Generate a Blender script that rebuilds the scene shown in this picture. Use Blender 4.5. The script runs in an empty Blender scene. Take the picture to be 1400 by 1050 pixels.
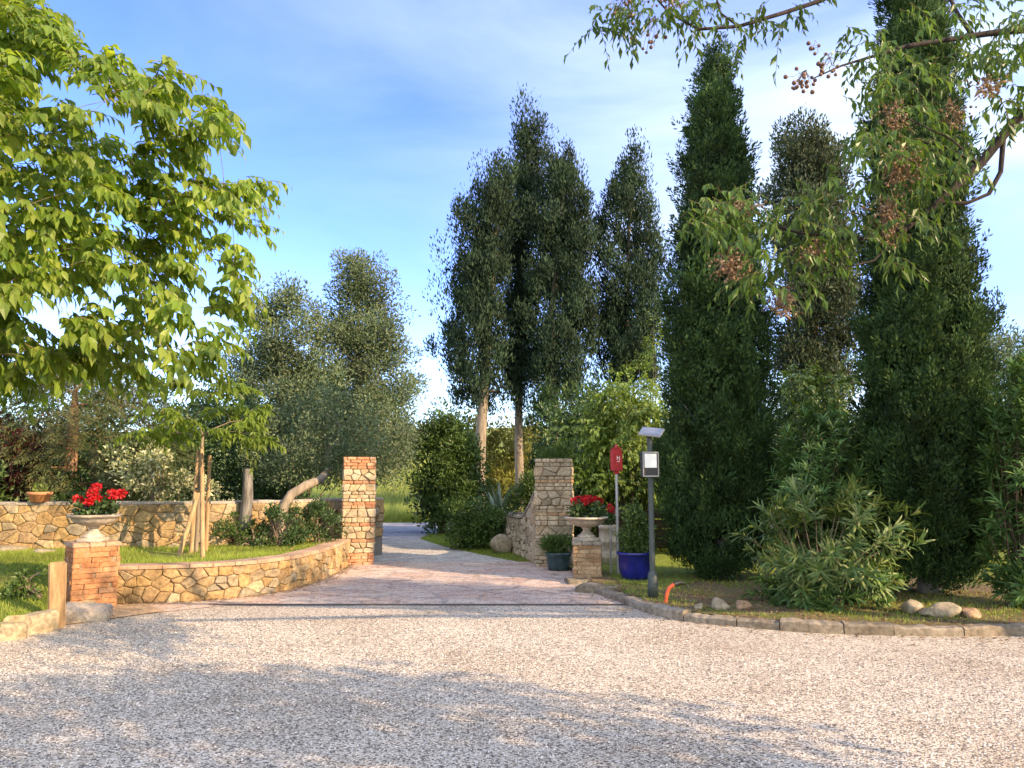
import bpy, bmesh, math, random
import numpy as np
from mathutils import Vector, Matrix, noise

random.seed(7)
rs = np.random.RandomState(11)
SC = bpy.context.scene
COL = SC.collection

# ------------------------------------------------------------------ camera, sky, sun, exposure
FPX = 1050.0
PITCH = math.atan((655 - 525) / FPX)
CAMZ = 1.6
cam_d = bpy.data.cameras.new('camera'); cam = bpy.data.objects.new('camera', cam_d); COL.objects.link(cam)
cam.location = (0, 0, CAMZ); cam.rotation_euler = (math.pi / 2 + PITCH, 0, 0)
cam_d.sensor_width = 36; cam_d.lens = 36 * FPX / 1400; cam_d.clip_end = 2000; cam_d.clip_start = .05
SC.camera = cam

SUN_AZ = math.radians(121)      # clockwise from +Y (view direction) towards +X
SUN_EL = math.radians(25)
SUND = Vector((math.sin(SUN_AZ) * math.cos(SUN_EL), math.cos(SUN_AZ) * math.cos(SUN_EL), math.sin(SUN_EL)))
sd = bpy.data.lights.new('sun', 'SUN'); sd.energy = 2.9; sd.angle = math.radians(.55); sd.color = (1.0, .73, .46)
so = bpy.data.objects.new('sun', sd); COL.objects.link(so); so.location = (20, -10, 20)
so.rotation_euler = SUND.to_track_quat('Z', 'Y').to_euler()

w = bpy.data.worlds.new('World'); SC.world = w; w.use_nodes = True
nt = w.node_tree; nd = nt.nodes; lk = nt.links
bg = nd['Background']
sky = nd.new('ShaderNodeTexSky'); sky.sky_type = 'NISHITA'; sky.sun_disc = False
sky.sun_elevation = SUN_EL; sky.sun_rotation = SUN_AZ; sky.air_density = 1.0; sky.dust_density = .35; sky.ozone_density = 4.0; sky.altitude = 100
hsv = nd.new('ShaderNodeHueSaturation'); hsv.inputs['Saturation'].default_value = 1.2; hsv.inputs['Value'].default_value = 1.0; hsv.inputs['Hue'].default_value = .529
lk.new(sky.outputs[0], hsv.inputs['Color'])
tc = nd.new('ShaderNodeTexCoord')
mp = nd.new('ShaderNodeMapping'); mp.inputs['Rotation'].default_value = (.25, .55, .35); mp.inputs['Scale'].default_value = (1.0, 1.7, 3.0)
mp.inputs['Location'].default_value = (.9, .35, .2)
lk.new(tc.outputs['Generated'], mp.inputs[0])
n1 = nd.new('ShaderNodeTexNoise'); n1.inputs['Scale'].default_value = 1.35; n1.inputs['Detail'].default_value = 7; n1.inputs['Roughness'].default_value = .52; n1.inputs['Distortion'].default_value = .55
lk.new(mp.outputs[0], n1.inputs['Vector'])
r1 = nd.new('ShaderNodeValToRGB'); r1.color_ramp.elements[0].position = .36; r1.color_ramp.elements[1].position = .64
r1.color_ramp.elements[0].color = (0, 0, 0, 1); r1.color_ramp.elements[1].color = (1, 1, 1, 1)
lk.new(n1.outputs[0], r1.inputs[0])
# more thin cloud towards the right (east) and towards the horizon
sx = nd.new('ShaderNodeSeparateXYZ'); lk.new(tc.outputs['Generated'], sx.inputs[0])
m1 = nd.new('ShaderNodeMapRange'); m1.inputs['From Min'].default_value = -.35; m1.inputs['From Max'].default_value = .35; m1.inputs['To Min'].default_value = .15; m1.inputs['To Max'].default_value = 1.0
lk.new(sx.outputs[0], m1.inputs[0])
mm = nd.new('ShaderNodeMath'); mm.operation = 'MULTIPLY'; lk.new(r1.outputs[0], mm.inputs[0]); lk.new(m1.outputs[0], mm.inputs[1])
m2 = nd.new('ShaderNodeMapRange'); m2.inputs['From Min'].default_value = .02; m2.inputs['From Max'].default_value = .30; m2.inputs['To Min'].default_value = .5; m2.inputs['To Max'].default_value = .05
lk.new(sx.outputs[2], m2.inputs[0])
ma = nd.new('ShaderNodeMath'); ma.operation = 'MAXIMUM'; lk.new(mm.outputs[0], ma.inputs[0]); lk.new(m2.outputs[0], ma.inputs[1])
mc = nd.new('ShaderNodeMath'); mc.operation = 'MULTIPLY'; mc.inputs[1].default_value = .85; lk.new(ma.outputs[0], mc.inputs[0])
mx = nd.new('ShaderNodeMix'); mx.data_type = 'RGBA'
lk.new(mc.outputs[0], mx.inputs[0]); lk.new(hsv.outputs[0], mx.inputs[6]); mx.inputs[7].default_value = (2.3, 2.7, 3.1, 1)
m3 = nd.new('ShaderNodeMapRange'); m3.interpolation_type = 'SMOOTHSTEP'; m3.inputs['From Min'].default_value = .25; m3.inputs['From Max'].default_value = -.45; m3.inputs['To Min'].default_value = 0; m3.inputs['To Max'].default_value = 1  # unseen bright cloud cover added behind the camera as neutral fill light
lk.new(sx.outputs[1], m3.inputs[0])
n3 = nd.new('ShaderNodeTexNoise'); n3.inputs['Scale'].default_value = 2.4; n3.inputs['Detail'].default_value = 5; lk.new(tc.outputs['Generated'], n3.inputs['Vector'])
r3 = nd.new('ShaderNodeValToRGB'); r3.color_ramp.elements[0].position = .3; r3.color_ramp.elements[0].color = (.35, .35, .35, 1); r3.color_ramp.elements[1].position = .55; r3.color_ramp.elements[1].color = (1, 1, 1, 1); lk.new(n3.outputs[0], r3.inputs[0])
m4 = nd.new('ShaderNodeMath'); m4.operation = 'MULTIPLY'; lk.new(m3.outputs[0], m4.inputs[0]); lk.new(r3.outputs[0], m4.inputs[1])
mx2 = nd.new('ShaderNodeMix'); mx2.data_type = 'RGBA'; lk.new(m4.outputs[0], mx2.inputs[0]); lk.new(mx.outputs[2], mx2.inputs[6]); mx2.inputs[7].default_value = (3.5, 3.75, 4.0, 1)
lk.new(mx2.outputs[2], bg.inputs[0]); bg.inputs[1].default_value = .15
SC.view_settings.view_transform = 'Standard'; SC.view_settings.look = 'None'; SC.view_settings.gamma = 1
SC.view_settings.use_curve_mapping = False; SC.view_settings.exposure = 1.87
SC.cycles.max_bounces = 6; SC.cycles.diffuse_bounces = 3; SC.cycles.transmission_bounces = 4; SC.cycles.transparent_max_bounces = 4
SC.cycles.glossy_bounces = 2; SC.cycles.caustics_reflective = False; SC.cycles.caustics_refractive = False

# ------------------------------------------------------------------ picture <-> world
CP, SP = math.cos(PITCH), math.sin(PITCH)
def P(px, py, Y):
    a = (px - 700) / FPX; b = (525 - py) / FPX
    dy = CP - b * SP; dz = SP + b * CP; t = Y / dy
    return np.array((a * t, Y, CAMZ + dz * t))
def G(px, py, z=0.0):
    a = (px - 700) / FPX; b = (525 - py) / FPX
    dy = CP - b * SP; dz = SP + b * CP; t = (z - CAMZ) / dz
    return np.array((a * t, dy * t, z))
def pyof(Y, z):
    # inverse: picture row of a point at depth Y, height z
    q = (z - CAMZ) / Y; b = (q * CP - SP) / (CP + q * SP); return 525 - b * FPX

# ------------------------------------------------------------------ mesh builder and scene tree
WLOC = {}
class MB:
    def __init__(s): s.v = []; s.f = []; s.n = 0
    def add(s, V, F, mat=0, smooth=False):
        V = np.asarray(V, dtype=np.float64).reshape(-1, 3)
        if isinstance(F, np.ndarray): s.f.append((F.astype(np.int64) + s.n, mat, smooth))
        else:
            by = {}
            for f in F: by.setdefault(len(f), []).append(f)
            for k, fs in by.items(): s.f.append((np.array(fs, dtype=np.int64) + s.n, mat, smooth))
        s.v.append(V); s.n += len(V)
    def build(s, name, mats, parent=None, loc=None):
        V = np.concatenate(s.v)
        if parent is not None: base = np.array(WLOC[parent.name])
        elif loc is not None: base = np.array(loc, float)
        else:
            mn, mxx = V.min(0), V.max(0); base = np.array(((mn[0] + mxx[0]) / 2, (mn[1] + mxx[1]) / 2, mn[2]))
        V = V - base
        me = bpy.data.meshes.new(name)
        me.vertices.add(len(V)); me.vertices.foreach_set('co', V.astype(np.float32).ravel())
        li = np.concatenate([f.ravel() for f, _, _ in s.f])
        tot = np.concatenate([np.full(len(f), f.shape[1]) for f, _, _ in s.f])
        st = np.concatenate([[0], np.cumsum(tot)[:-1]])
        me.loops.add(len(li)); me.loops.foreach_set('vertex_index', li.astype(np.int32))
        me.polygons.add(len(tot)); me.polygons.foreach_set('loop_start', st.astype(np.int32))
        me.polygons.foreach_set('material_index', np.concatenate([np.full(len(f), m) for f, m, _ in s.f]).astype(np.int32))
        me.polygons.foreach_set('use_smooth', np.concatenate([np.full(len(f), sm) for f, _, sm in s.f]).astype(bool))
        if not isinstance(mats, (list, tuple)): mats = [mats]
        for m in mats: me.materials.append(m)
        me.update(calc_edges=True); me.validate()
        o = bpy.data.objects.new(name, me); COL.objects.link(o)
        if parent is not None: o.parent = parent
        else: o.location = base
        WLOC[o.name] = base
        return o
def tag(o, label, cat, group=None, kind=None):
    if label: o['label'] = label
    if cat: o['category'] = cat
    if group: o['group'] = group
    if kind: o['kind'] = kind
    return o
def thing(name, label, cat, loc, group=None):
    o = bpy.data.objects.new(name, None); COL.objects.link(o); o.location = loc; o.empty_display_size = .2
    WLOC[o.name] = np.array(loc, float)
    return tag(o, label, cat, group)
def struct(o): o['kind'] = 'structure'; return o
def dup(root, loc, rotz, label, group=None):
    def cp(o, par):
        c = o.copy(); COL.objects.link(c); c.parent = par
        for ch in list(o.children): cp(ch, c)
        return c
    r = cp(root, None); r.location = loc; r.rotation_euler = (0, 0, rotz); r['label'] = label
    if group: r['group'] = group
    return r

# ------------------------------------------------------------------ shapes
def nrm(a): return a / np.maximum(np.linalg.norm(a, axis=-1, keepdims=True), 1e-9)
def tube(mb, pts, rad, sides=8, mat=0, wob=0.0):
    pts = [np.array(p, float) for p in pts]; n = len(pts)
    if not hasattr(rad, '__len__'): rad = [rad] * n
    t0 = nrm(pts[1] - pts[0]); up = np.array((0, 0, 1.)) if abs(t0[2]) < .9 else np.array((1., 0, 0))
    a = nrm(np.cross(t0, up)); V = []
    for i in range(n):
        t = nrm(pts[min(i + 1, n - 1)] - pts[max(i - 1, 0)])
        a = nrm(a - t * np.dot(a, t)); b = np.cross(t, a)
        for k in range(sides):
            g = 2 * math.pi * k / sides; r = rad[i] * (1 + wob * math.sin(k * 2.3 + i * 1.7))
            V.append(pts[i] + (a * math.cos(g) + b * math.sin(g)) * r)
    F = [(i * sides + k, i * sides + (k + 1) % sides, (i + 1) * sides + (k + 1) % sides, (i + 1) * sides + k) for i in range(n - 1) for k in range(sides)]
    mb.add(V, np.array(F), mat, True)
    mb.add([V[k] for k in range(sides)][::-1], [tuple(range(sides))], mat); mb.add(V[-sides:], [tuple(range(sides))], mat)
def lathe(mb, prof, c, seg=28, mat=0, smooth=True):
    V = []; n = len(prof)
    for r, z in prof:
        for k in range(seg):
            g = 2 * math.pi * k / seg; V.append((c[0] + r * math.cos(g), c[1] + r * math.sin(g), c[2] + z))
    F = [(i * seg + k, i * seg + (k + 1) % seg, (i + 1) * seg + (k + 1) % seg, (i + 1) * seg + k) for i in range(n - 1) for k in range(seg)]
    mb.add(V, np.array(F), mat, smooth)
def box(mb, c, size, rotz=0.0, bev=.0, mat=0, tilt=(0, 0), jit=0.0):
    """c is the centre of the bottom face"""
    b = bmesh.new(); bmesh.ops.create_cube(b, size=1)
    for v in b.verts:
        v.co = Vector((v.co.x * size[0], v.co.y * size[1], (v.co.z + .5) * size[2]))
        if jit: v.co += Vector((random.uniform(-jit, jit), random.uniform(-jit, jit), random.uniform(-jit, jit)))
    if bev: bmesh.ops.bevel(b, geom=list(b.edges), offset=bev, segments=2, affect='EDGES', clamp_overlap=True)
    M = Matrix.Translation(Vector(c)) @ Matrix.Rotation(rotz, 4, 'Z') @ Matrix.Rotation(tilt[0], 4, 'X') @ Matrix.Rotation(tilt[1], 4, 'Y')
    b.transform(M); b.verts.index_update()
    mb.add([tuple(v.co) for v in b.verts], [tuple(v.index for v in f.verts) for f in b.faces], mat); b.free()
def rock(mb, c, size, seed, rotz=0, mat=0, sub=3):
    b = bmesh.new(); bmesh.ops.create_icosphere(b, subdivisions=sub, radius=1)
    rr = random.Random(int(seed * 100)); pl = [(Vector([rr.gauss(0, 1) for _ in range(3)]).normalized(), rr.uniform(.5, .85)) for _ in range(13)]
    for v in b.verts:
        p = v.co.copy() * 1.05
        for n_, d_ in pl:
            e = p.dot(n_) - d_
            if e > 0: p -= n_ * e * .93
        p *= 1 + .06 * noise.noise(p * 3.1 + Vector((seed, 0, 0)))
        v.co = Vector((p.x * size[0], p.y * size[1], max(p.z, -.55) * size[2]))
    b.transform(Matrix.Translation(Vector(c)) @ Matrix.Rotation(rotz, 4, 'Z')); b.verts.index_update()
    mb.add([tuple(v.co) for v in b.verts], [tuple(v.index for v in f.verts) for f in b.faces], mat, True); b.free()

# leaf templates: rows (along, across, up), faces
T_DIA = (np.array(((0, 0, 0), (.45, -.5, .06), (1, 0, -.04), (.45, .5, .06))), np.array(((0, 1, 2, 3),)))
T_LEAF = (np.array(((0, 0, 0), (.22, -.36, .05), (.5, -.5, .05), (1, 0, -.22), (.5, .5, .05), (.22, .36, .05), (.45, 0, -.01))),
          np.array(((0, 1, 6), (1, 2, 6), (2, 3, 6), (3, 4, 6), (4, 5, 6), (5, 0, 6))))
T_FOLD = (np.array(((0, 0, 0), (.42, -.5, .12), (1, 0, -.12), (.42, .5, .12), (.5, 0, 0))), np.array(((0, 1, 4), (1, 2, 4), (2, 3, 4), (3, 0, 4))))
T_LONG = (np.array(((0, -.25, 0), (0, .25, 0), (.4, -.5, .03), (.4, .5, .03), (.78, -.33, -.02), (.78, .33, -.02), (1, 0, -.14))),
          np.array(((0, 2, 3, 1), (2, 4, 5, 3), (4, 6, 5, 4))[:2]))
def leaves(mb, pos, d, nor, L, W, tmpl=T_DIA, mat=0):
    T, Fc = tmpl; N = len(pos)
    if N == 0: return
    d = nrm(d); side = nrm(np.cross(d, nor)); up = np.cross(side, d)
    L = np.broadcast_to(np.asarray(L, float), (N,)); W = np.broadcast_to(np.asarray(W, float), (N,))
    V = pos[:, None, :] + (L[:, None] * T[None, :, 0])[:, :, None] * d[:, None, :] + (W[:, None] * T[None, :, 1])[:, :, None] * side[:, None, :] + (L[:, None] * T[None, :, 2])[:, :, None] * up[:, None, :]
    Fa = Fc[None] + (np.arange(N) * len(T))[:, None, None]
    mb.add(V.reshape(-1, 3), Fa.reshape(-1, Fc.shape[1]), mat)
def long_leaves(mb, pos, d, nor, L, W, mat=0):
    leaves(mb, pos, d, nor, L, W, T_LONG, mat)
    T = T_LONG[0]; N = len(pos); d = nrm(d); side = nrm(np.cross(d, nor)); up = np.cross(side, d)
    L = np.broadcast_to(np.asarray(L, float), (N,)); W = np.broadcast_to(np.asarray(W, float), (N,))
    S = T[4:7]
    V = pos[:, None, :] + (L[:, None] * S[None, :, 0])[:, :, None] * d[:, None, :] + (W[:, None] * S[None, :, 1])[:, :, None] * side[:, None, :] + (L[:, None] * S[None, :, 2])[:, :, None] * up[:, None, :]
    mb.add(V.reshape(-1, 3), (np.array(((0, 2, 1),))[None] + (np.arange(N) * 3)[:, None, None]).reshape(-1, 3), mat)
def rnd(n): return nrm(rs.normal(size=(n, 3)))
def puffs(mb, C, rad, n, L, W, tmpl=T_DIA, updir=.3, out=.6, mat=0, stretch=1.0, lean=(0, 0, 0), jit=.35, top=.5):
    """n leaves in each clump C (N,3) of radius rad"""
    N = len(C); rad = np.broadcast_to(np.asarray(rad, float), (N,))
    o = rnd(N * n); rr = rs.rand(N * n) ** .45
    cc = np.repeat(C, n, 0); rd = np.repeat(rad, n)
    off = o * (rr * rd)[:, None]; off[:, 2] *= stretch
    off += np.array(lean) * (off[:, 2:3])
    d = o * out + rnd(N * n) * .5 + np.array((0, 0, updir)) + np.array(lean) * .4
    nor = rnd(N * n) * .5 + o * .85 + np.array((0, 0, top))
    s = 1 + jit * rs.uniform(-1, 1, N * n)
    leaves(mb, cc + off, d, nor, L * s, W * s, tmpl, mat)
def sprays(mb, S, D, L, n, lL, lW, ldroop=.4, adroop=.3, tmpl=T_LEAF, mat=0, spread=.9, both=True, jit=.25, stem=None, sr=1.0):
    """leaves alternating along drooping twigs (starts S, directions D)"""
    N = len(S); D = nrm(D); Ls = np.broadcast_to(np.asarray(L, float), (N,))
    side = nrm(np.cross(D, np.array((0, 0, 1.)) + rnd(N) * .25))
    for k in range(n):
        t = (k + .6) / n; t = t + rs.uniform(-.04, .04, N)
        pos = S + D * (Ls * t)[:, None] + np.array((0, 0, -1.)) * (Ls * adroop * t * t)[:, None]
        ax = nrm(D + np.array((0, 0, -1.)) * (2 * adroop * t)[:, None])
        sg = 1 if k % 2 else -1
        d = ax * .65 + side * sg * spread * (1 - .5 * (k / n)) + np.array((0, 0, -ldroop)) + rnd(N) * .28
        if k == n - 1: d = ax + np.array((0, 0, -ldroop))
        nor = np.array((0, 0, 1.)) + rnd(N) * .45 + side * sg * (-.3)
        s = (1 + jit * rs.uniform(-1, 1, N)) * (1 - .25 * abs(t - .45))
        leaves(mb, pos, d, nor, lL * s, lW * s, tmpl, mat)
    if stem is not None:
        for i in range(N):
            p = [S[i] + D[i] * Ls[i] * t + np.array((0, 0, -1.)) * Ls[i] * adroop * t * t for t in (0, .5, .95)]
            tube(stem, p, [.007 * sr, .005 * sr, .003 * sr], 4)

def interp(sp, y):
    sp = sorted(sp); ys = [a[0] for a in sp]
    return np.interp(y, ys, [a[1] for a in sp]), np.interp(y, ys, [a[2] for a in sp])
def blob(sp, Y, n, shell=.0, dscale=1.0, pw=1.0):
    """n points inside a rounded volume whose outline at depth Y covers picture rows/columns sp=(row, xl, xr)"""
    sp = sorted(sp); y0, y1 = sp[0][0], sp[-1][0]
    ys = rs.uniform(y0, y1, n * 6); xl, xr = interp(sp, ys); wd = xr - xl
    k = rs.rand(n * 6) * wd.max() < wd ** pw * wd.max() ** (1 - pw); ys, xl, xr = ys[k][:n], xl[k][:n], xr[k][:n]
    m = len(ys); a = rs.uniform(0, 2 * math.pi, m); r = (shell ** 2 + (1 - shell ** 2) * rs.rand(m)) ** .5
    hw = (xr - xl) / 2 / FPX * Y; xc = (xl + xr) / 2
    pts = np.array([P(xc[i], ys[i], Y) for i in range(m)])
    pts[:, 0] += hw * r * np.cos(a); pts[:, 1] += hw * r * np.sin(a) * dscale
    od = np.stack([np.cos(a), np.sin(a), np.zeros(m)], 1)
    return pts, od
def skeleton(mb, trunk, trad, targets, rtip=.012, sides=6, minz=None, mat=0, upb=1.0, kk=.55):
    """trunk tube plus limbs that reach every target point"""
    tube(mb, trunk, trad, 10, mat, .05)
    nodes = []; tr = [np.array(p, float) for p in trunk]
    for i in range(len(tr) - 1):
        for t in np.linspace(0, 1, 6)[:-1 if i < len(tr) - 2 else None]:
            q = tr[i] * (1 - t) + tr[i + 1] * t
            if minz is None or q[2] > minz: nodes.append((q, trad[i] * (1 - t) + trad[i + 1] * t))
    NP = [q for q, _ in nodes]; NR = [r for _, r in nodes]
    order = np.argsort([min(np.linalg.norm(t - q) for q in NP[::3]) for t in targets])
    for i in order:
        T = targets[i]; A = np.array(NP); dv = T - A; dist = np.linalg.norm(dv, axis=1)
        cost = dist + upb * np.maximum(0, .35 * np.linalg.norm(dv[:, :2], axis=1) - dv[:, 2])
        j = int(np.argmin(cost)); q = NP[j]; r0 = min(NR[j] * .7, rtip + dist[j] * .03 + .004)
        mid = (q + T) / 2 + np.array((0, 0, .10 * dist[j])) + rs.normal(size=3) * .05 * dist[j]
        pts = [q, q * .45 + mid * .55, mid * .6 + T * .4, T]; rr = [r0, r0 * .85, r0 * .6, max(rtip * .6, r0 * .3)]
        tube(mb, pts, rr, sides, mat)
        for p_, r_ in zip(pts[1:], rr[1:]): NP.append(p_); NR.append(r_)

class Path:
    """smooth 2-D path with side offsets"""
    def __init__(s, pts, smooth=True, step=.06):
        pts = [np.array(p[:2], float) for p in pts]
        out = []
        if smooth:
            q = [2 * pts[0] - pts[1]] + pts + [2 * pts[-1] - pts[-2]]
            for i in range(1, len(q) - 2):
                for t in np.linspace(0, 1, 14)[:-1]:
                    out.append(.5 * ((2 * q[i]) + (-q[i - 1] + q[i + 1]) * t + (2 * q[i - 1] - 5 * q[i] + 4 * q[i + 1] - q[i + 2]) * t * t + (-q[i - 1] + 3 * q[i] - 3 * q[i + 1] + q[i + 2]) * t ** 3))
            out.append(pts[-1])
        else: out = pts
        s.p = np.array(out); dd = np.linalg.norm(np.diff(s.p, axis=0), axis=1); s.s = np.concatenate([[0], np.cumsum(dd)]); s.len = s.s[-1]
    def at(s, u):
        u = min(max(u, 0), s.len)
        e = .05; a = np.array([np.interp(max(u - e, 0), s.s, s.p[:, k]) for k in (0, 1)]); b = np.array([np.interp(min(u + e, s.len), s.s, s.p[:, k]) for k in (0, 1)])
        t = nrm(b - a); c = np.array([np.interp(u, s.s, s.p[:, k]) for k in (0, 1)])
        return c, t, np.array((t[1], -t[0]))     # normal to the right of travel (towards the camera when travelling +x)
def sweep(mb, path, u0, u1, z0, z1, o0, o1, n=None, mat=0, bev=0.0, jz=0.0):
    """strip between side offsets o0<o1 (o1 on the right-hand, camera side) from z0 to z1; z may be functions of u"""
    n = n or max(2, int((u1 - u0) / .15) + 1)
    fz = lambda z, u: z(u) if callable(z) else z
    V = []
    for u in np.linspace(u0, u1, n):
        c, t, nn = path.at(u); a = c + nn * o0; b = c + nn * o1; za, zb = fz(z0, u), fz(z1, u) + random.uniform(-jz, jz)
        a2 = c + nn * (o0 + bev); b2 = c + nn * (o1 - bev)
        V += [(a[0], a[1], za), (b[0], b[1], za), (b[0], b[1], zb - bev), (b2[0], b2[1], zb), (a2[0], a2[1], zb), (a[0], a[1], zb - bev)]
    F = [(i * 6 + k, i * 6 + (k + 1) % 6, (i + 1) * 6 + (k + 1) % 6, (i + 1) * 6 + k) for i in range(n - 1) for k in range(6)]
    F = np.array(F)[:, ::-1]
    mb.add(V, F, mat); mb.add(V[:6], [tuple(range(6))], mat); mb.add(V[-6:], [tuple(range(6))[::-1]], mat)

# irregular stones laid in a panel (u along, v up), each a raised rounded block
def clip(poly, a, b, c):
    out = []
    for i in range(len(poly)):
        p, q = poly[i], poly[(i + 1) % len(poly)]; dp = a * p[0] + b * p[1] - c; dq = a * q[0] + b * q[1] - c
        if dp <= 0: out.append(p)
        if dp * dq < 0: t = dp / (dp - dq); out.append((p[0] + (q[0] - p[0]) * t, p[1] + (q[1] - p[1]) * t))
    return out
def cells(u0, u1, v0, v1, su, sv, rng):
    W, H = u1 - u0, v1 - v0; nu = max(1, round(W / su)); nv = max(1, round(H / sv)); pts = []
    for j in range(nv):
        for i in range(nu):
            if rng.random() < .06 and nu * nv > 8: continue
            pts.append((u0 + (i + .5 + (.25 if j % 2 else -.25) + rng.uniform(-.42, .42)) * W / nu, v0 + (j + .5 + rng.uniform(-.38, .38)) * H / nv))
    A = np.array(pts); k = su / sv; res = []
    for i, p in enumerate(pts):
        poly = [(u0, v0), (u1, v0), (u1, v1), (u0, v1)]
        d = ((A - A[i]) * np.array((1, k))) ** 2; idx = np.argsort(d.sum(1))[1:16]
        for j in idx:
            q = pts[j]
            a = (q[0] - p[0]); b = (q[1] - p[1]) * k * k
            poly = clip(poly, a, b, a * (p[0] + q[0]) / 2 + b * (p[1] + q[1]) / 2)
            if len(poly) < 3: break
        if len(poly) >= 3: res.append(poly)
    return res
def bricks(u0, u1, v0, v1, bu, bv, rng):
    res = []; nv = max(1, round((v1 - v0) / bv)); h = (v1 - v0) / nv
    for j in range(nv):
        u = u0 - rng.uniform(0, bu * .8)
        while u < u1:
            l = bu * rng.uniform(.6, 1.35); a, b = max(u, u0), min(u + l, u1)
            if b - a > .02: res.append([(a, v0 + j * h), (b, v0 + j * h), (b, v0 + (j + 1) * h), (a, v0 + (j + 1) * h)])
            u += l
    return res
def stones(mb, polys, mapf, depth=.035, gap=.012, rng=random, mat=0, cut=True, flat=.62, cc=.13):
    for poly in polys:
        p = np.array(poly)
        if len(p) > 3 and cut:
            q = []
            for i in range(len(p)):
                a, b = p[i], p[(i + 1) % len(p)]; q += [a * (1 - cc) + b * cc, a * cc + b * (1 - cc)]
            p = np.array(q)
        c = p.mean(0); e = p - c; l = np.linalg.norm(e, axis=1); R = l.mean()
        if R < gap * 1.2: continue
        dz = depth * rng.uniform(.4, 1.4); tx, ty = rng.uniform(-.16, .16), rng.uniform(-.16, .16)
        n = len(p); V = []
        for s_, dd in ((1, -.012), (1, dz * .55), (.90, dz * .92), (flat, dz * 1.04)):
            for i in range(n):
                f = max(.1, (l[i] - gap * .5) / l[i]) * s_ * (1 if s_ > .95 else rng.uniform(.93, 1.05))
                uv = c + e[i] * f; d = dd + ((uv - c)[0] * tx + (uv - c)[1] * ty if dd > 0 else 0) + (rng.uniform(-.12, .12) * depth if s_ < .95 else 0)
                V.append(mapf(uv[0], uv[1], d))
        V.append(mapf(c[0], c[1], dz * 1.02))
        F = [(r * n + i, r * n + (i + 1) % n, (r + 1) * n + (i + 1) % n, (r + 1) * n + i) for r in range(3) for i in range(n)]
        F += [(3 * n + i, 3 * n + (i + 1) % n, 4 * n) for i in range(n)]
        mb.add(V, F, mat, False)

# ------------------------------------------------------------------ materials
def mat0(name, col=(.5, .5, .5), rough=.7, metal=0, spec=.5):
    m = bpy.data.materials.new(name); m.use_nodes = True; b = m.node_tree.nodes['Principled BSDF']
    b.inputs['Base Color'].default_value = (*col, 1); b.inputs['Roughness'].default_value = rough; b.inputs['Metallic'].default_value = metal
    b.inputs['Specular IOR Level'].default_value = spec
    return m, m.node_tree, b
def N(nt, t, **kw):
    n = nt.nodes.new(t)
    for k, v in kw.items():
        if k.startswith('_'): setattr(n, k[1:], v)
        else: n.inputs[k.replace('_', ' ')].default_value = v
    return n
def ramp(nt, src, stops, const=False):
    r = nt.nodes.new('ShaderNodeValToRGB'); cr = r.color_ramp
    if const: cr.interpolation = 'CONSTANT'
    while len(cr.elements) < len(stops): cr.elements.new(.5)
    for e, (p, c) in zip(cr.elements, stops): e.position = p; e.color = (*c, 1) if len(c) == 3 else c
    nt.links.new(src, r.inputs[0]); return r.outputs[0]
def mixc(nt, a, b, fac, mode='MIX'):
    m = nt.nodes.new('ShaderNodeMix'); m.data_type = 'RGBA'; m.blend_type = mode
    for s_, v in ((0, fac), (6, a), (7, b)):
        if isinstance(v, (int, float)): m.inputs[s_].default_value = v
        elif isinstance(v, tuple): m.inputs[s_].default_value = (*v, 1)
        else: nt.links.new(v, m.inputs[s_])
    return m.outputs[2]
def tex(nt, t='ShaderNodeTexNoise', scale=1.0, vec=None, stretch=None, **kw):
    c = nt.nodes.new('ShaderNodeTexCoord'); src = c.outputs['Object']
    if stretch:
        mpp = nt.nodes.new('ShaderNodeMapping'); mpp.inputs['Scale'].default_value = stretch; nt.links.new(src, mpp.inputs[0]); src = mpp.outputs[0]
    n = N(nt, t, **kw); n.inputs['Scale'].default_value = scale; nt.links.new(vec or src, n.inputs['Vector']); return n
def bump(nt, b, h, strength=.4, dist=.02):
    n = nt.nodes.new('ShaderNodeBump'); n.inputs['Strength'].default_value = strength; n.inputs['Distance'].default_value = dist
    nt.links.new(h, n.inputs['Height']); nt.links.new(n.outputs[0], b.inputs['Normal']); return n
def even(cols): return [(i / max(1, len(cols) - 1), c) for i, c in enumerate(cols)]
def leafmat(name, cols, trans=.35, rough=.5, nscale=.7, lo=.72, hi=1.3, tint=(1.25, 1.15, .55), spec=.35):
    m, nt, b = mat0(name, cols[0], rough, 0, spec)
    g = nt.nodes.new('ShaderNodeNewGeometry')
    c = ramp(nt, g.outputs['Random Per Island'], even(cols))
    n = tex(nt, scale=nscale, Detail=3.0); k = ramp(nt, n.outputs[0], [(.32, (lo,) * 3), (.68, (hi,) * 3)])
    c = mixc(nt, c, k, 1.0, 'MULTIPLY'); nt.links.new(c, b.inputs['Base Color'])
    if trans > 0:
        t = nt.nodes.new('ShaderNodeBsdfTranslucent'); tcx = mixc(nt, c, tint, 1.0, 'MULTIPLY'); nt.links.new(tcx, t.inputs['Color'])
        ms = nt.nodes.new('ShaderNodeMixShader'); ms.inputs[0].default_value = trans
        nt.links.new(b.outputs[0], ms.inputs[1]); nt.links.new(t.outputs[0], ms.inputs[2]); nt.links.new(ms.outputs[0], nt.nodes['Material Output'].inputs[0])
    return m
def barkmat(name, c1, c2, scale=9):
    m, nt, b = mat0(name, c1, .9, 0, .2)
    n = tex(nt, scale=scale, stretch=(1, 1, .18), Detail=6.0, Roughness=.65)
    nt.links.new(ramp(nt, n.outputs[0], [(.35, c1), (.68, c2)]), b.inputs['Base Color']); bump(nt, b, n.outputs[0], .8, .03); return m
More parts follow.
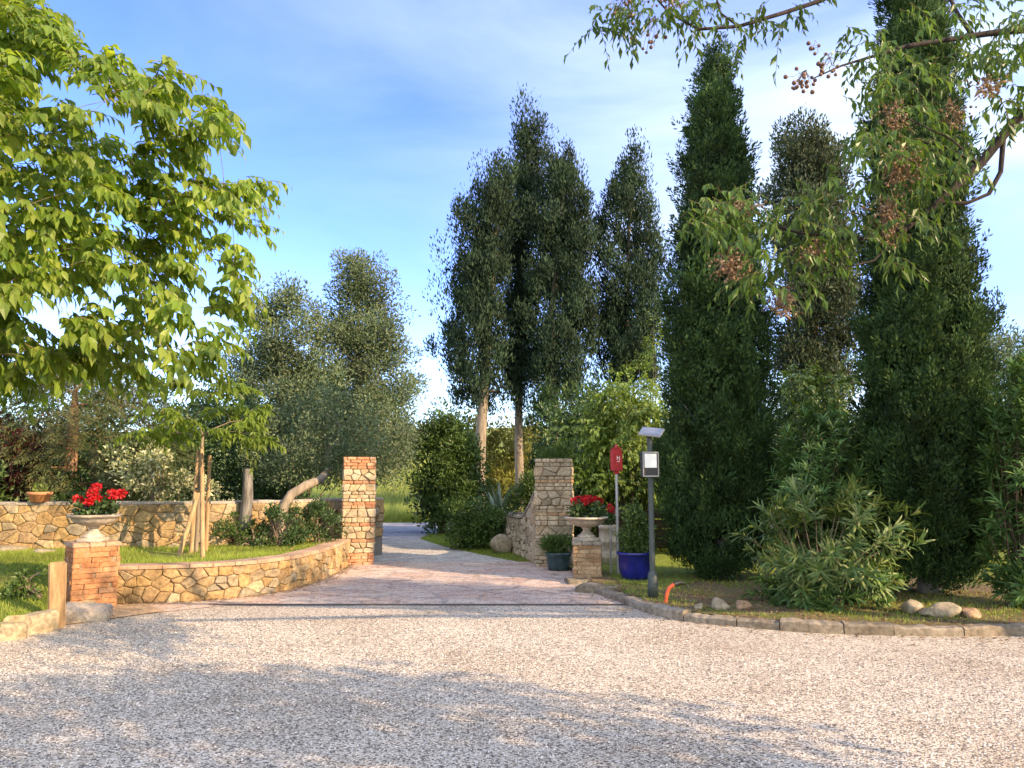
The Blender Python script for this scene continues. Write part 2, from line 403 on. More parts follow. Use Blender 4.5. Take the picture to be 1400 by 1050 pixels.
def stonemat(name, cols, dirt=.55, bs=28, rough=.88):
    m, nt, b = mat0(name, cols[0], rough, 0, .25)
    g = nt.nodes.new('ShaderNodeNewGeometry'); c = ramp(nt, g.outputs['Random Per Island'], even(cols))
    n = tex(nt, scale=bs, Detail=8.0, Roughness=.7); k = ramp(nt, n.outputs[0], [(.3, (dirt,) * 3), (.6, (1.12,) * 3)])
    c = mixc(nt, c, k, 1.0, 'MULTIPLY')
    n2 = tex(nt, scale=2.3, Detail=4.0); c = mixc(nt, c, ramp(nt, n2.outputs[0], [(.35, (.75, .72, .68)), (.65, (1.1, 1.1, 1.1))]), 1.0, 'MULTIPLY')
    nt.links.new(c, b.inputs['Base Color']); bump(nt, b, n.outputs[0], .7, .02); return m

M = {}
M['mortar'] = stonemat('mortar', [(.33, .24, .14), (.37, .28, .17)], .6, 40)
M['mortar_grey'] = stonemat('mortar_grey', [(.17, .155, .13), (.21, .19, .16)], .6, 40)
M['ochre_stone'] = stonemat('ochre_stone', [(.40, .26, .11), (.46, .33, .16), (.31, .205, .10), (.47, .37, .22), (.31, .265, .19), (.43, .28, .125), (.36, .25, .14)], .42, 18)
M['grey_stone'] = stonemat('grey_stone', [(.38, .31, .22), (.52, .43, .30), (.30, .25, .18), (.56, .47, .34), (.44, .33, .21)], .55)
M['pillar_stone'] = stonemat('pillar_stone', [(.46, .36, .23), (.58, .48, .33), (.38, .31, .21), (.50, .38, .22), (.62, .54, .42)], .62)
M['brick'] = stonemat('brick', [(.48, .23, .12), (.56, .32, .18), (.42, .19, .10), (.60, .40, .26)], .66)
M['pale_brick'] = stonemat('pale_brick', [(.44, .19, .085), (.52, .27, .13), (.47, .22, .10), (.55, .33, .18)], .6)
M['tan_brick'] = stonemat('tan_brick', [(.42, .27, .15), (.52, .37, .22), (.38, .23, .13), (.56, .43, .28)], .6)
M['cap'] = stonemat('cap', [(.46, .30, .19), (.52, .36, .24)], .6)
M['cap_grey'] = stonemat('cap_grey', [(.36, .32, .27), (.42, .37, .31)], .55)
M['urn_stone'] = stonemat('urn_stone', [(.50, .43, .34), (.52, .45, .36)], .6, 18)
M['concrete'] = stonemat('concrete', [(.24, .20, .15), (.30, .255, .195), (.21, .18, .135), (.32, .26, .19)], .42, 16)
M['rock'] = stonemat('rock', [(.30, .25, .17), (.36, .30, .21)], .4, 14)
M['red_rock'] = stonemat('red_rock', [(.32, .20, .12), (.38, .25, .16)], .4, 14)
M['wood'] = barkmat('wood', (.28, .18, .09), (.48, .34, .19), 12)
M['old_wood'] = barkmat('old_wood', (.26, .16, .075), (.46, .31, .16), 14)
M['bark'] = barkmat('bark', (.10, .075, .055), (.24, .18, .13))
M['bark_pale'] = barkmat('bark_pale', (.15, .12, .085), (.32, .26, .19), 7)
M['bark_dark'] = barkmat('bark_dark', (.020, .016, .015), (.058, .045, .040), 12)
M['young_bark'] = barkmat('young_bark', (.10, .085, .04), (.20, .17, .08))
M['bark_red'] = barkmat('bark_red', (.16, .09, .055), (.36, .22, .13), 8)
M['bark_grey'] = barkmat('bark_grey', (.20, .18, .155), (.40, .37, .32), 8)
M['soil'] = stonemat('soil', [(.10, .07, .045), (.12, .085, .055)], .5, 20)

M['mulberry'] = leafmat('mulberry', [(.11, .19, .024), (.18, .28, .035), (.25, .35, .05), (.13, .22, .025), (.34, .42, .08), (.08, .15, .02)], .55, .42, .6, .75, 1.25, (1.5, 1.35, .5))
M['young_leaf'] = leafmat('young_leaf', [(.13, .20, .025), (.19, .26, .035), (.10, .17, .02)], .5, .45, 1.0)
M['cypress'] = leafmat('cypress', [(.018, .044, .017), (.030, .066, .021), (.052, .095, .024), (.022, .052, .020), (.085, .13, .030)], .12, .7, 2.0, .45, 1.6, (1.1, 1.1, .6), .2)
M['old_cypress'] = leafmat('old_cypress', [(.016, .034, .018), (.026, .048, .024), (.042, .068, .033), (.02, .04, .021)], .12, .75, .9, .5, 1.55, (1.1, 1.1, .7), .2)
M['brown_cypress'] = leafmat('brown_cypress', [(.03, .05, .024), (.045, .07, .03), (.075, .085, .038), (.036, .055, .026)], .15, .7, .8, .7, 1.3)
M['olive_grey'] = leafmat('olive_grey', [(.07, .115, .055), (.12, .17, .08), (.055, .09, .05), (.18, .22, .115), (.11, .14, .055)], .25, .5, .6, .6, 1.4)
M['evergreen'] = leafmat('evergreen', [(.032, .065, .022), (.052, .098, .028), (.072, .13, .038), (.04, .078, .025)], .2, .4, .9)
M['evergreen_mid'] = leafmat('evergreen_mid', [(.05, .09, .022), (.075, .13, .03), (.10, .16, .035), (.06, .105, .026)], .3, .4, .9)
M['bright'] = leafmat('bright', [(.12, .19, .03), (.19, .27, .05), (.26, .34, .09), (.09, .155, .028)], .45, .45, .9)
M['golden'] = leafmat('golden', [(.16, .16, .03), (.21, .20, .04), (.12, .135, .028)], .35, .5, .9)
M['pine'] = leafmat('pine', [(.075, .09, .028), (.11, .12, .035), (.055, .075, .022), (.14, .125, .045)], .2, .6, .8)
M['red_leaf'] = leafmat('red_leaf', [(.06, .014, .016), (.09, .02, .02), (.045, .014, .014)], .3, .4, 1)
M['pale_leaf'] = leafmat('pale_leaf', [(.10, .15, .04), (.50, .49, .28), (.18, .24, .08), (.60, .58, .38), (.34, .36, .18)], .25, .5, 1)
M['oleander'] = leafmat('oleander', [(.05, .115, .028), (.08, .155, .04), (.11, .20, .055), (.06, .13, .032), (.19, .26, .08)], .25, .45, 1.2, .8, 1.25, (1.2, 1.15, .6), .25)
M['oleander_pale'] = leafmat('oleander_pale', [(.045, .095, .022), (.08, .14, .035), (.16, .21, .06), (.055, .11, .026), (.26, .29, .11)], .25, .45, 1.2, .8, 1.25, (1.2, 1.15, .6), .25)
M['melia'] = leafmat('melia', [(.04, .085, .018), (.07, .135, .022), (.11, .185, .03), (.05, .10, .018)], .45, .4, 1.2)
M['geranium'] = leafmat('geranium', [(.035, .07, .02), (.055, .10, .03), (.08, .13, .045)], .25, .5, 4)
M['petal'] = leafmat('petal', [(.62, .012, .018), (.78, .03, .04), (.30, .008, .012), (.50, .01, .015), (.70, .08, .07)], .25, .45, 6, .85, 1.15, (1, .6, .6))
M['grass'] = leafmat('grass', [(.16, .24, .03), (.24, .32, .04), (.30, .36, .06), (.20, .28, .035), (.36, .36, .12)], .4, .55, .8, .7, 1.25)
M['field_grass'] = leafmat('field_grass', [(.26, .33, .06), (.34, .40, .09), (.40, .42, .14), (.28, .36, .08)], .35, .6, .15)
M['agave'] = leafmat('agave', [(.13, .18, .13), (.18, .23, .17)], .1, .5, 2)
M['berry'] = leafmat('berry', [(.12, .06, .04), (.16, .085, .055), (.09, .045, .03)], .0, .5, 4)
M['dry_berry'] = leafmat('dry_berry', [(.20, .12, .06), (.28, .18, .10), (.14, .08, .04), (.36, .27, .18)], .2, .6, 4)

def ground_mats():
    # fine crushed gravel
    m, nt, b = mat0('gravel', (.5, .5, .5), .85, 0, .3)
    v = tex(nt, 'ShaderNodeTexVoronoi', 74); v2 = tex(nt, 'ShaderNodeTexVoronoi', 120)
    sh = nt.nodes.new('ShaderNodeSeparateColor'); nt.links.new(v.outputs['Color'], sh.inputs[0])
    c = ramp(nt, sh.outputs[0], [(0, (.05, .046, .042)), (.15, (.11, .10, .088)), (.28, (.35, .31, .255)), (.5, (.57, .51, .42)), (.75, (.70, .64, .54)), (.92, (.81, .76, .68)), (1, (.90, .86, .80))])
    sh2 = nt.nodes.new('ShaderNodeSeparateColor'); nt.links.new(v2.outputs['Color'], sh2.inputs[0])
    c2 = ramp(nt, sh2.outputs[1], [(0, (.14, .12, .10)), (.4, (.42, .38, .34)), (1, (.80, .73, .66))])
    c = mixc(nt, c, c2, .2)
    dk = ramp(nt, v.outputs['Distance'], [(.35, (1, 1, 1)), (.75, (.60, .57, .55))]); c = mixc(nt, c, dk, 1.0, 'MULTIPLY')
    n = tex(nt, scale=.8, Detail=7.0, Roughness=.6); c = mixc(nt, c, ramp(nt, n.outputs[0], [(.33, (.84, .76, .66)), (.5, (1.0, .95, .87)), (.66, (1.12, 1.07, .99))]), 1.0, 'MULTIPLY')
    nt.links.new(c, b.inputs['Base Color'])
    inv = N(nt, 'ShaderNodeMath', _operation='SUBTRACT'); inv.inputs[0].default_value = 1; nt.links.new(v.outputs['Distance'], inv.inputs[1])
    bump(nt, b, inv.outputs[0], .8, .008); M['gravel'] = m
    m, nt, b = mat0('pebble', (.5, .5, .5), .8, 0, .3); g = nt.nodes.new('ShaderNodeNewGeometry')
    nt.links.new(ramp(nt, g.outputs['Random Per Island'], [(0, (.07, .06, .055)), (.25, (.16, .14, .12)), (.45, (.38, .32, .26)), (.7, (.55, .47, .39)), (.9, (.68, .61, .53)), (1, (.80, .74, .67))]), b.inputs['Base Color']); M['pebble'] = m
    # crazy paving
    m, nt, b = mat0('paving', (.5, .5, .5), .8, 0, .3)
    nz = tex(nt, scale=2.2, Detail=3.0); c_ = nt.nodes.new('ShaderNodeTexCoord')
    add = nt.nodes.new('ShaderNodeVectorMath'); add.operation = 'MULTIPLY_ADD'; add.inputs[1].default_value = (.35, .35, 0); nt.links.new(nz.outputs['Color'], add.inputs[0]); nt.links.new(c_.outputs['Object'], add.inputs[2])
    mpp = nt.nodes.new('ShaderNodeMapping'); mpp.inputs['Scale'].default_value = (1.9, 3.1, 1); nt.links.new(add.outputs[0], mpp.inputs[0])
    v = tex(nt, 'ShaderNodeTexVoronoi', 1.0, vec=mpp.outputs[0]); e = tex(nt, 'ShaderNodeTexVoronoi', 1.0, vec=mpp.outputs[0], _feature='DISTANCE_TO_EDGE')
    sh = nt.nodes.new('ShaderNodeSeparateColor'); nt.links.new(v.outputs['Color'], sh.inputs[0])
    c = ramp(nt, sh.outputs[0], [(0, (.44, .26, .17)), (.35, (.56, .39, .27)), (.65, (.49, .31, .21)), (1, (.62, .47, .35))])
    n = tex(nt, scale=7, Detail=8.0, Roughness=.7); c = mixc(nt, c, ramp(nt, n.outputs[0], [(.3, (.68, .66, .64)), (.62, (1.12, 1.12, 1.12))]), 1.0, 'MULTIPLY')
    joint = ramp(nt, e.outputs['Distance'], [(.02, (.50, .46, .42)), (.06, (1, 1, 1))]); c = mixc(nt, c, joint, 1.0, 'MULTIPLY')
    # loose gravel scattered over the slabs
    gs = tex(nt, 'ShaderNodeTexVoronoi', 47); gsh = nt.nodes.new('ShaderNodeSeparateColor'); nt.links.new(gs.outputs['Color'], gsh.inputs[0])
    gn = tex(nt, scale=1.3, Detail=5.0); th = N(nt, 'ShaderNodeMath', _operation='ADD'); nt.links.new(gn.outputs[0], th.inputs[0]); nt.links.new(gsh.outputs[1], th.inputs[1])
    c = mixc(nt, c, ramp(nt, gsh.outputs[0], [(0, (.2, .18, .16)), (1, (.7, .64, .58))]), ramp(nt, th.outputs[0], [(.0, (0, 0, 0)), (1.32 / 1.6, (0, 0, 0)), (1.48 / 1.6, (.6, .6, .6))]))
    nt.links.new(c, b.inputs['Base Color']); bump(nt, b, n.outputs[0], .5, .02); M['paving'] = m
    # drive: compacted fine gravel
    m, nt, b = mat0('drive', (.5, .5, .5), .9, 0, .2)
    n = tex(nt, scale=3.0, Detail=9.0, Roughness=.72); c = ramp(nt, n.outputs[0], [(.3, (.30, .265, .225)), (.5, (.42, .38, .33)), (.7, (.52, .48, .43))])
    v = tex(nt, 'ShaderNodeTexVoronoi', 30); sh = nt.nodes.new('ShaderNodeSeparateColor'); nt.links.new(v.outputs['Color'], sh.inputs[0])
    c = mixc(nt, c, ramp(nt, sh.outputs[0], [(0, (.6, .6, .6)), (1, (1.35, 1.35, 1.35))]), 1.0, 'MULTIPLY')
    nt.links.new(c, b.inputs['Base Color']); bump(nt, b, v.outputs['Distance'], .5, .02); M['drive'] = m
    m, nt, b = mat0('asphalt', (.1, .1, .1), .85, 0, .3)
    n = tex(nt, scale=1.2, Detail=9.0, Roughness=.7); c = ramp(nt, n.outputs[0], [(.3, (.20, .19, .18)), (.7, (.33, .315, .30))]); nt.links.new(c, b.inputs['Base Color']); M['asphalt'] = m
    # soil with short grass
    m, nt, b = mat0('ground', (.1, .1, .1), .95, 0, .15)
    n = tex(nt, scale=1.6, Detail=9.0, Roughness=.7); n2 = tex(nt, scale=30, Detail=6.0, Roughness=.8)
    c = ramp(nt, n.outputs[0], [(.32, (.20, .17, .07)), (.48, (.17, .21, .04)), (.7, (.24, .28, .055))])
    c = mixc(nt, c, ramp(nt, n2.outputs[0], [(.3, (.5, .5, .5)), (.65, (1.3, 1.3, 1.25))]), 1.0, 'MULTIPLY'); nt.links.new(c, b.inputs['Base Color']); bump(nt, b, n2.outputs[0], .8, .04); M['turf'] = m
    m, nt, b = mat0('bed', (.1, .1, .1), .95, 0, .15)
    n = tex(nt, scale=1.4, Detail=9.0, Roughness=.7); n2 = tex(nt, scale=38, Detail=7.0, Roughness=.8)
    c = ramp(nt, n.outputs[0], [(.36, (.16, .115, .065)), (.5, (.20, .155, .085)), (.6, (.13, .15, .04))])
    c = mixc(nt, c, ramp(nt, n2.outputs[0], [(.3, (.45, .45, .45)), (.65, (1.35, 1.3, 1.25))]), 1.0, 'MULTIPLY'); nt.links.new(c, b.inputs['Base Color']); bump(nt, b, n2.outputs[0], .8, .04); M['bed'] = m
    m, nt, b = mat0('earth', (.1, .1, .1), .95, 0, .15)
    n = tex(nt, scale=5, Detail=9.0, Roughness=.75); c = ramp(nt, n.outputs[0], [(.3, (.34, .22, .12)), (.5, (.46, .32, .19)), (.7, (.54, .41, .28))])
    v = tex(nt, 'ShaderNodeTexVoronoi', 50); sh = nt.nodes.new('ShaderNodeSeparateColor'); nt.links.new(v.outputs['Color'], sh.inputs[0])
    c = mixc(nt, c, ramp(nt, sh.outputs[0], [(0, (.7, .7, .7)), (1, (1.2, 1.2, 1.2))]), 1.0, 'MULTIPLY'); nt.links.new(c, b.inputs['Base Color']); bump(nt, b, n.outputs[0], .8, .03); M['earth'] = m
ground_mats()
M['field'] = M['turf']

# ------------------------------------------------------------------ ground, road, drive
def hill(x, y):
    t = np.clip((y - 36) / 190, 0, 1); t = t * t * (3 - 2 * t)
    k = np.clip((y - 33) / 22, 0, 1); k = k * k * (3 - 2 * k)
    return t * 13.0 * (1 + .12 * np.sin(x * .02)) + k * 2.5
def ground():
    xs = np.concatenate([np.linspace(-900, -60, 15), np.linspace(-50, 50, 41), np.linspace(60, 900, 15)])
    ys = np.concatenate([np.linspace(-300, -20, 8), np.linspace(-14, 60, 38), np.linspace(66, 260, 26), np.linspace(300, 1400, 8)])
    X, Yg = np.meshgrid(xs, ys); Z = hill(X, Yg) + np.where(Yg > 40, .05 * np.sin(X * .9) * np.cos(Yg * .7), 0)
    V = np.stack([X.ravel(), Yg.ravel(), Z.ravel()], 1); nx = len(xs)
    F = [(j * nx + i, j * nx + i + 1, (j + 1) * nx + i + 1, (j + 1) * nx + i) for j in range(len(ys) - 1) for i in range(nx - 1)]
    mb = MB(); mb.add(V, np.array(F), 0, True); struct(mb.build('ground', M['turf'], loc=(0, 0, 0)))
ground()
def sheet(name, pts, z, mat):
    mb = MB(); mb.add([(p[0], p[1], z) for p in pts], [tuple(range(len(pts)))]); return struct(mb.build(name, mat, loc=(0, 0, 0)))
CHAN_Y = G(560, 828)[1]
sheet('gravel_yard', [(-22, -20), (22, -20), (22, 11.2), (2.2, 11.2), (1.9, CHAN_Y), (-6, CHAN_Y), (-22, CHAN_Y)], .004, M['gravel'])
gl = [G(*p) for p in ((130, 858), (120, 845), (130, 815))]
sheet('paved_apron', [(-6.0, CHAN_Y), (-5.6, 8.9), (-4.6, 9.2), (-3.6, CHAN_Y), (1.95, CHAN_Y), (2.1, 10.5), (1.4, 12.5), (.9, 15.2), (-2.9, 15.2), (-3.3, 13), (-4.5, 11.2), (-6.0, 10.5)], .010, M['paving'])
dr = [(-2.95, 14.6)] + [(-3.1, 18), (-3.9, 21), (-6, 24.5)] + [G(*p)[:2] for p in ((612, 727), (585, 731), (574, 737), (605, 747), (650, 757), (700, 767))] + [(.6, 14.6)]
sheet('driveway', dr, .006, M['drive'])
sheet('road', [(-70, 23.0), (-6, 23.5), (40, 24), (70, 24.5), (70, 29.6), (-1, 28.8), (-6, 28.4), (-70, 27.5)], .014, M['asphalt'])
sheet('earth_strip', [(-9, 6.2), (-6.6, 7.0), (-5.5, 7.9), (-4.9, 8.7), (-4.2, 9.6), (-5.0, 10.4), (-6.5, 10.4), (-9, 9)], .014, M['earth'])
# steel drain channel across the gate apron
mb = MB(); box(mb, (-.95, CHAN_Y, .0), (5.7, .055, .02), 0, .002); m_, nt_, b_ = mat0('channel_steel', (.10, .09, .085), .6, .6)
tag(mb.build('drain_channel', m_), 'narrow dark metal strip crossing the drive where gravel meets paving', 'drain channel')

# ------------------------------------------------------------------ kerb and garden bed on the right
kp = [G(*p)[:2] for p in ((797, 806), (838, 821), (880, 837), (930, 849), (1000, 857), (1100, 865), (1200, 869), (1300, 871), (1400, 870))]
kp = kp + [kp[-1] + np.array((1.5, .05)), kp[-1] + np.array((5, .4))]
KP = Path(kp)
def kerb():
    mb = MB(); u = 0; r = random.Random(3)
    while u < KP.len - .05:
        l = min(r.uniform(.32, .75), KP.len - u)
        z = .105 + r.uniform(-.018, .014)
        sweep(mb, KP, u + .006, u + l - .006, -.05, z, -.17 + r.uniform(-.012, .012), r.uniform(-.012, .012), max(4, int(l / .05)), 0, .022, .009); u += l
    struct(mb.build('kerb', M['concrete']))
kerb()
def bed_z(x, y): return .085
def bed():
    pts = [];
    for u in np.linspace(0, KP.len, 60):
        c, t, n = KP.at(u); pts.append(c - n * .15)
    pts = [tuple(p) for p in pts] + [(12, 20), (.9, 20), (.95, 13.9), (1.25, 12.3)]
    sheet('garden_bed', pts, .09, M['bed'])
bed()
mb = MB(); sheet('side_lawn', [(1.6, 11.6), (2.2, 11.0), (3.5, 12.6), (12, 13.2), (12, 19.5), (1.2, 19.5)], .096, M['turf'])

def blades(mb, pos, h, w, mat=0, lean=.35):
    n = len(pos); d = np.array((0, 0, 1.)) + rs.normal(size=(n, 3)) * np.array((lean, lean, .05)); nor = rnd(n) * np.array((1, 1, .1))
    hh = h * rs.uniform(.5, 1.3, n)
    leaves(mb, pos, d, nor, hh, w, (np.array(((0, -.5, 0), (0, .5, 0), (1, 0, .12))), np.array(((0, 1, 2),))), mat)
def in_poly(x, y, poly):
    c = np.zeros(len(x), bool); n = len(poly)
    for i in range(n):
        x1, y1 = poly[i][:2]; x2, y2 = poly[(i + 1) % n][:2]
        k = ((y1 > y) != (y2 > y)) & (x < (x2 - x1) * (y - y1) / (y2 - y1 + 1e-12) + x1); c ^= k
    return c
def patchy(x, y, s=1.0): return np.sin(x * 1.7 * s + 1.3 * np.sin(y * 1.1 * s)) + np.sin(y * 2.3 * s + 1.7 * np.sin(x * .9 * s)) + .6 * np.sin(x * 5.1 * s + y * 3.7 * s)

# ------------------------------------------------------------------ left terrace: low curved wall, lawn, rear wall
LW = Path([G(*p)[:2] for p in ((150, 827), (230, 824), (310, 819), (380, 810), (428, 797), (457, 784), (476, 772))])
LH = .47
def wall_map(path, z0=0.0, off=0.0):
    def f(u, v, d):
        c, t, n = path.at(u); q = c + n * (d + off); return (q[0], q[1], z0 + v)
    return f
def low_wall():
    t = thing('low_garden_wall', 'low curved ochre rubble wall edging the lawn between the urn pedestal and the gate pillar', 'stone wall', (*LW.p[0], 0))
    mb = MB(); r = random.Random(5)
    sweep(mb, LW, 0, LW.len, -.05, LH - .03, -.26, -.006, 60, 0); stones(mb, cells(0, LW.len, 0, LH - .035, .18, .12, r), wall_map(LW), .036, .006, r, 1, True, .7, .07)
    mb.build('wall', [M['mortar'], M['ochre_stone']], t)
    mb = MB(); u = 0
    while u < LW.len - .05:
        l = min(r.uniform(.26, .33), LW.len - u)
        sweep(mb, LW, u + .004, u + l - .004, LH - .03, LH + .018 + r.uniform(-.004, .004), -.29, .035 + r.uniform(-.005, .005), 4, 0, .006); u += l
    mb.build('coping', M['cap'], t)
low_wall()
RW = Path([(-13, 12.7), (-9.5, 12.9), (-7, 13.15), (-5.2, 13.6), (-4.0, 14.5), (-3.3, 15.7), (-2.75, 16.6)])
RZ = .40; RH = .80
def rear_wall():
    t = thing('rear_garden_wall', 'long pale rubble wall behind the raised lawn with shrubs growing over it', 'stone wall', (*RW.p[0], RZ))
    mb = MB(); r = random.Random(8)
    sweep(mb, RW, 0, RW.len, 0, RZ + RH - .03, -.30, -.006, 80, 0); stones(mb, cells(0, RW.len, 0, RH - .03, .22, .145, r), wall_map(RW, RZ), .036, .007, r, 1, True, .68, .09)
    mb.build('wall', [M['mortar_grey'], M['ochre_stone']], t)
    mb = MB(); u = 0
    while u < RW.len - .05:
        l = min(r.uniform(.3, .5), RW.len - u); sweep(mb, RW, u + .005, u + l - .005, RZ + RH - .03, RZ + RH + .015 + r.uniform(-.008, .008), -.33, .03, 4, 0, .008); u += l
    mb.build('coping', M['cap_grey'], t)
rear_wall()
# lawn surface between the front line and the rear wall
FR = [(-13, 6.8, .14, -13), (-9.6, 7.1, .14, -10), (-8, 7.45, .14, -9), (-5.25, 7.72, .14, -7.6), (-4.93, 8.02, .12, -7.2), (-5.2, 8.7, .06, -6.8), (-5.72, 9.6, .08, -6.5), (-5.85, 10.2, .30, -6.2)]
FR += [(*(LW.at(u)[0] - LW.at(u)[2] * .25), LH - .03, None) for u in np.linspace(.3, LW.len - .02, 14)] + [(-2.75, 15.0, .36, None)]
FR = [(a, b, c, d if d is not None else max(-6.0, a - .1) if a > -5.7 else -6.0) for a, b, c, d in FR]
def lawn():
    n = len(FR); L = [0]
    for i in range(1, n): L.append(L[-1] + math.dist(FR[i][:2], FR[i - 1][:2]))
    ns, ntt = 70, 26; V = []; us = np.linspace(0, 1, ns)
    bu = np.linspace(0, RW.len, ns)
    for s in range(ns):
        l = us[s] * L[-1]; f = [np.interp(l, L, [q[k] for q in FR]) for k in range(4)]
        bx = f[0]; c = None
        # back point: point of the rear wall with the same x as the front point (clamped)
        uu = np.interp(max(-13, min(f[3], -2.8)), RW.p[:, 0], RW.s); c = RW.at(uu)[0]
        for t in np.linspace(0, 1, ntt):
            tt = min(1, t * (1.6 if f[2] > .3 else 1.15)); tt = tt * tt * (3 - 2 * tt); x = f[0] * (1 - t) + c[0] * t; y = f[1] * (1 - t) + c[1] * t
            V.append((x, y, f[2] * (1 - tt) + (RZ + .04) * tt + .012 * math.sin(x * 3.1) * math.cos(y * 2.7)))
    F = [(s * ntt + k, (s + 1) * ntt + k, (s + 1) * ntt + k + 1, s * ntt + k + 1) for s in range(ns - 1) for k in range(ntt - 1)]
    mb = MB(); mb.add(V, np.array(F), 0, True); struct(mb.build('lawn', M['turf'], loc=(0, 0, 0)))
    V = np.array(V); F = np.array(F); A, B, C, D = V[F[:, 0]], V[F[:, 1]], V[F[:, 2]], V[F[:, 3]]
    area = np.linalg.norm(np.cross(C - A, D - B), axis=1); vis = A[:, 0] > -9.5; p = area * vis; p /= p.sum()
    k = rs.choice(len(F), 75000, p=p); a, b = rs.rand(len(k), 1), rs.rand(len(k), 1)
    pos = (A[k] * (1 - a) + B[k] * a) * (1 - b) + (D[k] * (1 - a) + C[k] * a) * b
    keep = patchy(pos[:, 0], pos[:, 1]) + rs.normal(size=len(pos)) * .8 > -.9
    mb = MB(); blades(mb, pos[keep], .055, .009); tag(mb.build('lawn_grass', M['grass']), 'short yellow green grass on the raised lawn behind the low wall', 'grass', kind='stuff')
lawn()

# ------------------------------------------------------------------ gate pillars
def pillar(name, label, c, w_, d_, h, rot, seed, matb, mats, zone):
    r = random.Random(seed); t = thing(name, label, 'gate pillar', (c[0], c[1], 0), 'gate pillars')
    mb = MB(); box(mb, (c[0], c[1], -.05), (w_ - .05, d_ - .05, h + .045), rot, .0, 0)
    ca, sa = math.cos(rot), math.sin(rot)
    for f, (fw, fd, ang) in enumerate(((w_, d_, 0), (d_, w_, math.pi / 2), (w_, d_, math.pi), (d_, w_, -math.pi / 2))):
        a2 = rot + ang; ux, uy = math.cos(a2), math.sin(a2); nx, ny = math.sin(a2), -math.cos(a2)
        def mp_(u, v, d, ux=ux, uy=uy, nx=nx, ny=ny, fw=fw, fd=fd):
            return (c[0] + ux * (u - fw / 2) + nx * (fd / 2 - .025 + d), c[1] + uy * (u - fw / 2) + ny * (fd / 2 - .025 + d), v)
        v = 0
        for kind, hh in zone:
            v1 = min(v + hh, h)
            if kind == 'b': stones(mb, bricks(.0, fw, v, v1, .19, .058, r), mp_, .026, .011, r, 1, False, .7)
            elif kind == 't': stones(mb, bricks(.0, fw, v, v1, .15, .075, r), mp_, .03, .013, r, 2, True, .6)
            else: stones(mb, cells(.0, fw, v, v1, .17, .13, r), mp_, .036, .015, r, 2)
            v = v1
    mb.build('shaft', [M['mortar'], matb, mats], t)
    return t
gl_ = G(484, 773); gr_ = G(760, 776)
zone1 = [('b', .22), ('s', .20), ('b', .06), ('s', .24), ('b', .06), ('t', .10), ('s', .17), ('b', .12), ('t', .20), ('s', .14), ('b', .06), ('s', .22), ('b', .24)]
pillar('gate_pillar', 'sunlit square gate pillar of orange brick courses and rubble, ending the low curved wall', (gl_[0], gl_[1] + .3), .60, .56, 2.02, math.radians(12), 21, M['brick'], M['pillar_stone'], zone1)
zone2 = [('t', .20), ('s', .25), ('t', .12), ('s', .18), ('t', .18), ('b', .06), ('t', .12), ('s', .28), ('t', .14), ('b', .06), ('t', .06), ('s', .18), ('t', .15)]
pillar('gate_pillar', 'shaded grey rubble gate pillar with ferns sprouting from its top, beside the blue pots', (gr_[0], gr_[1] + .33), .66, .60, 1.98, math.radians(-8), 22, M['tan_brick'], M['grey_stone'], zone2)

# ------------------------------------------------------------------ urns on brick pedestals
def pedestal(label, c, w_, h, rot, seed, mb_, cap):
    r = random.Random(seed); t = thing('brick_pedestal', label, 'pedestal', (c[0], c[1], 0), 'brick pedestals under the flower urns')
    mb = MB(); box(mb, (c[0], c[1], -.05), (w_ - .03, w_ - .03, h), rot)
    for f in range(4):
        a2 = rot + f * math.pi / 2; ux, uy = math.cos(a2), math.sin(a2); nx, ny = math.sin(a2), -math.cos(a2)
        def mp_(u, v, d, ux=ux, uy=uy, nx=nx, ny=ny): return (c[0] + ux * (u - w_ / 2) + nx * (w_ / 2 - .014 + d), c[1] + uy * (u - w_ / 2) + ny * (w_ / 2 - .014 + d), v)
        stones(mb, bricks(0, w_, 0, h - .05, .26, .062, r), mp_, .014, .007, r, 1, False, .8)
    mb.build('shaft', [M['mortar'], mb_], t)
    mb = MB(); n = 3
    for i in range(n):
        ox = (i - 1) * (w_ + .03) / n; box(mb, (c[0] + math.cos(rot) * ox, c[1] + math.sin(rot) * ox, h - .05), ((w_ + .03) / n - .005, w_ + .03, .055), rot, .008)
    mb.build('cap', cap, t); return t
PA = P(123, 800, 9.95); PA[2] = 0; PAR = math.radians(40)
pedestal('sunlit orange brick pedestal carrying the urn at the lawn corner', PA, .52, .81, PAR, 4, M['pale_brick'], M['cap'])
PB = G(805, 797); PB = np.array((PB[0], PB[1] + .26, 0)); PBR = math.radians(-4)
pedestal('shaded mossy brick pedestal carrying the urn beside the right gate pillar', PB, .44, .62, PBR, 6, M['tan_brick'], M['cap_grey'])

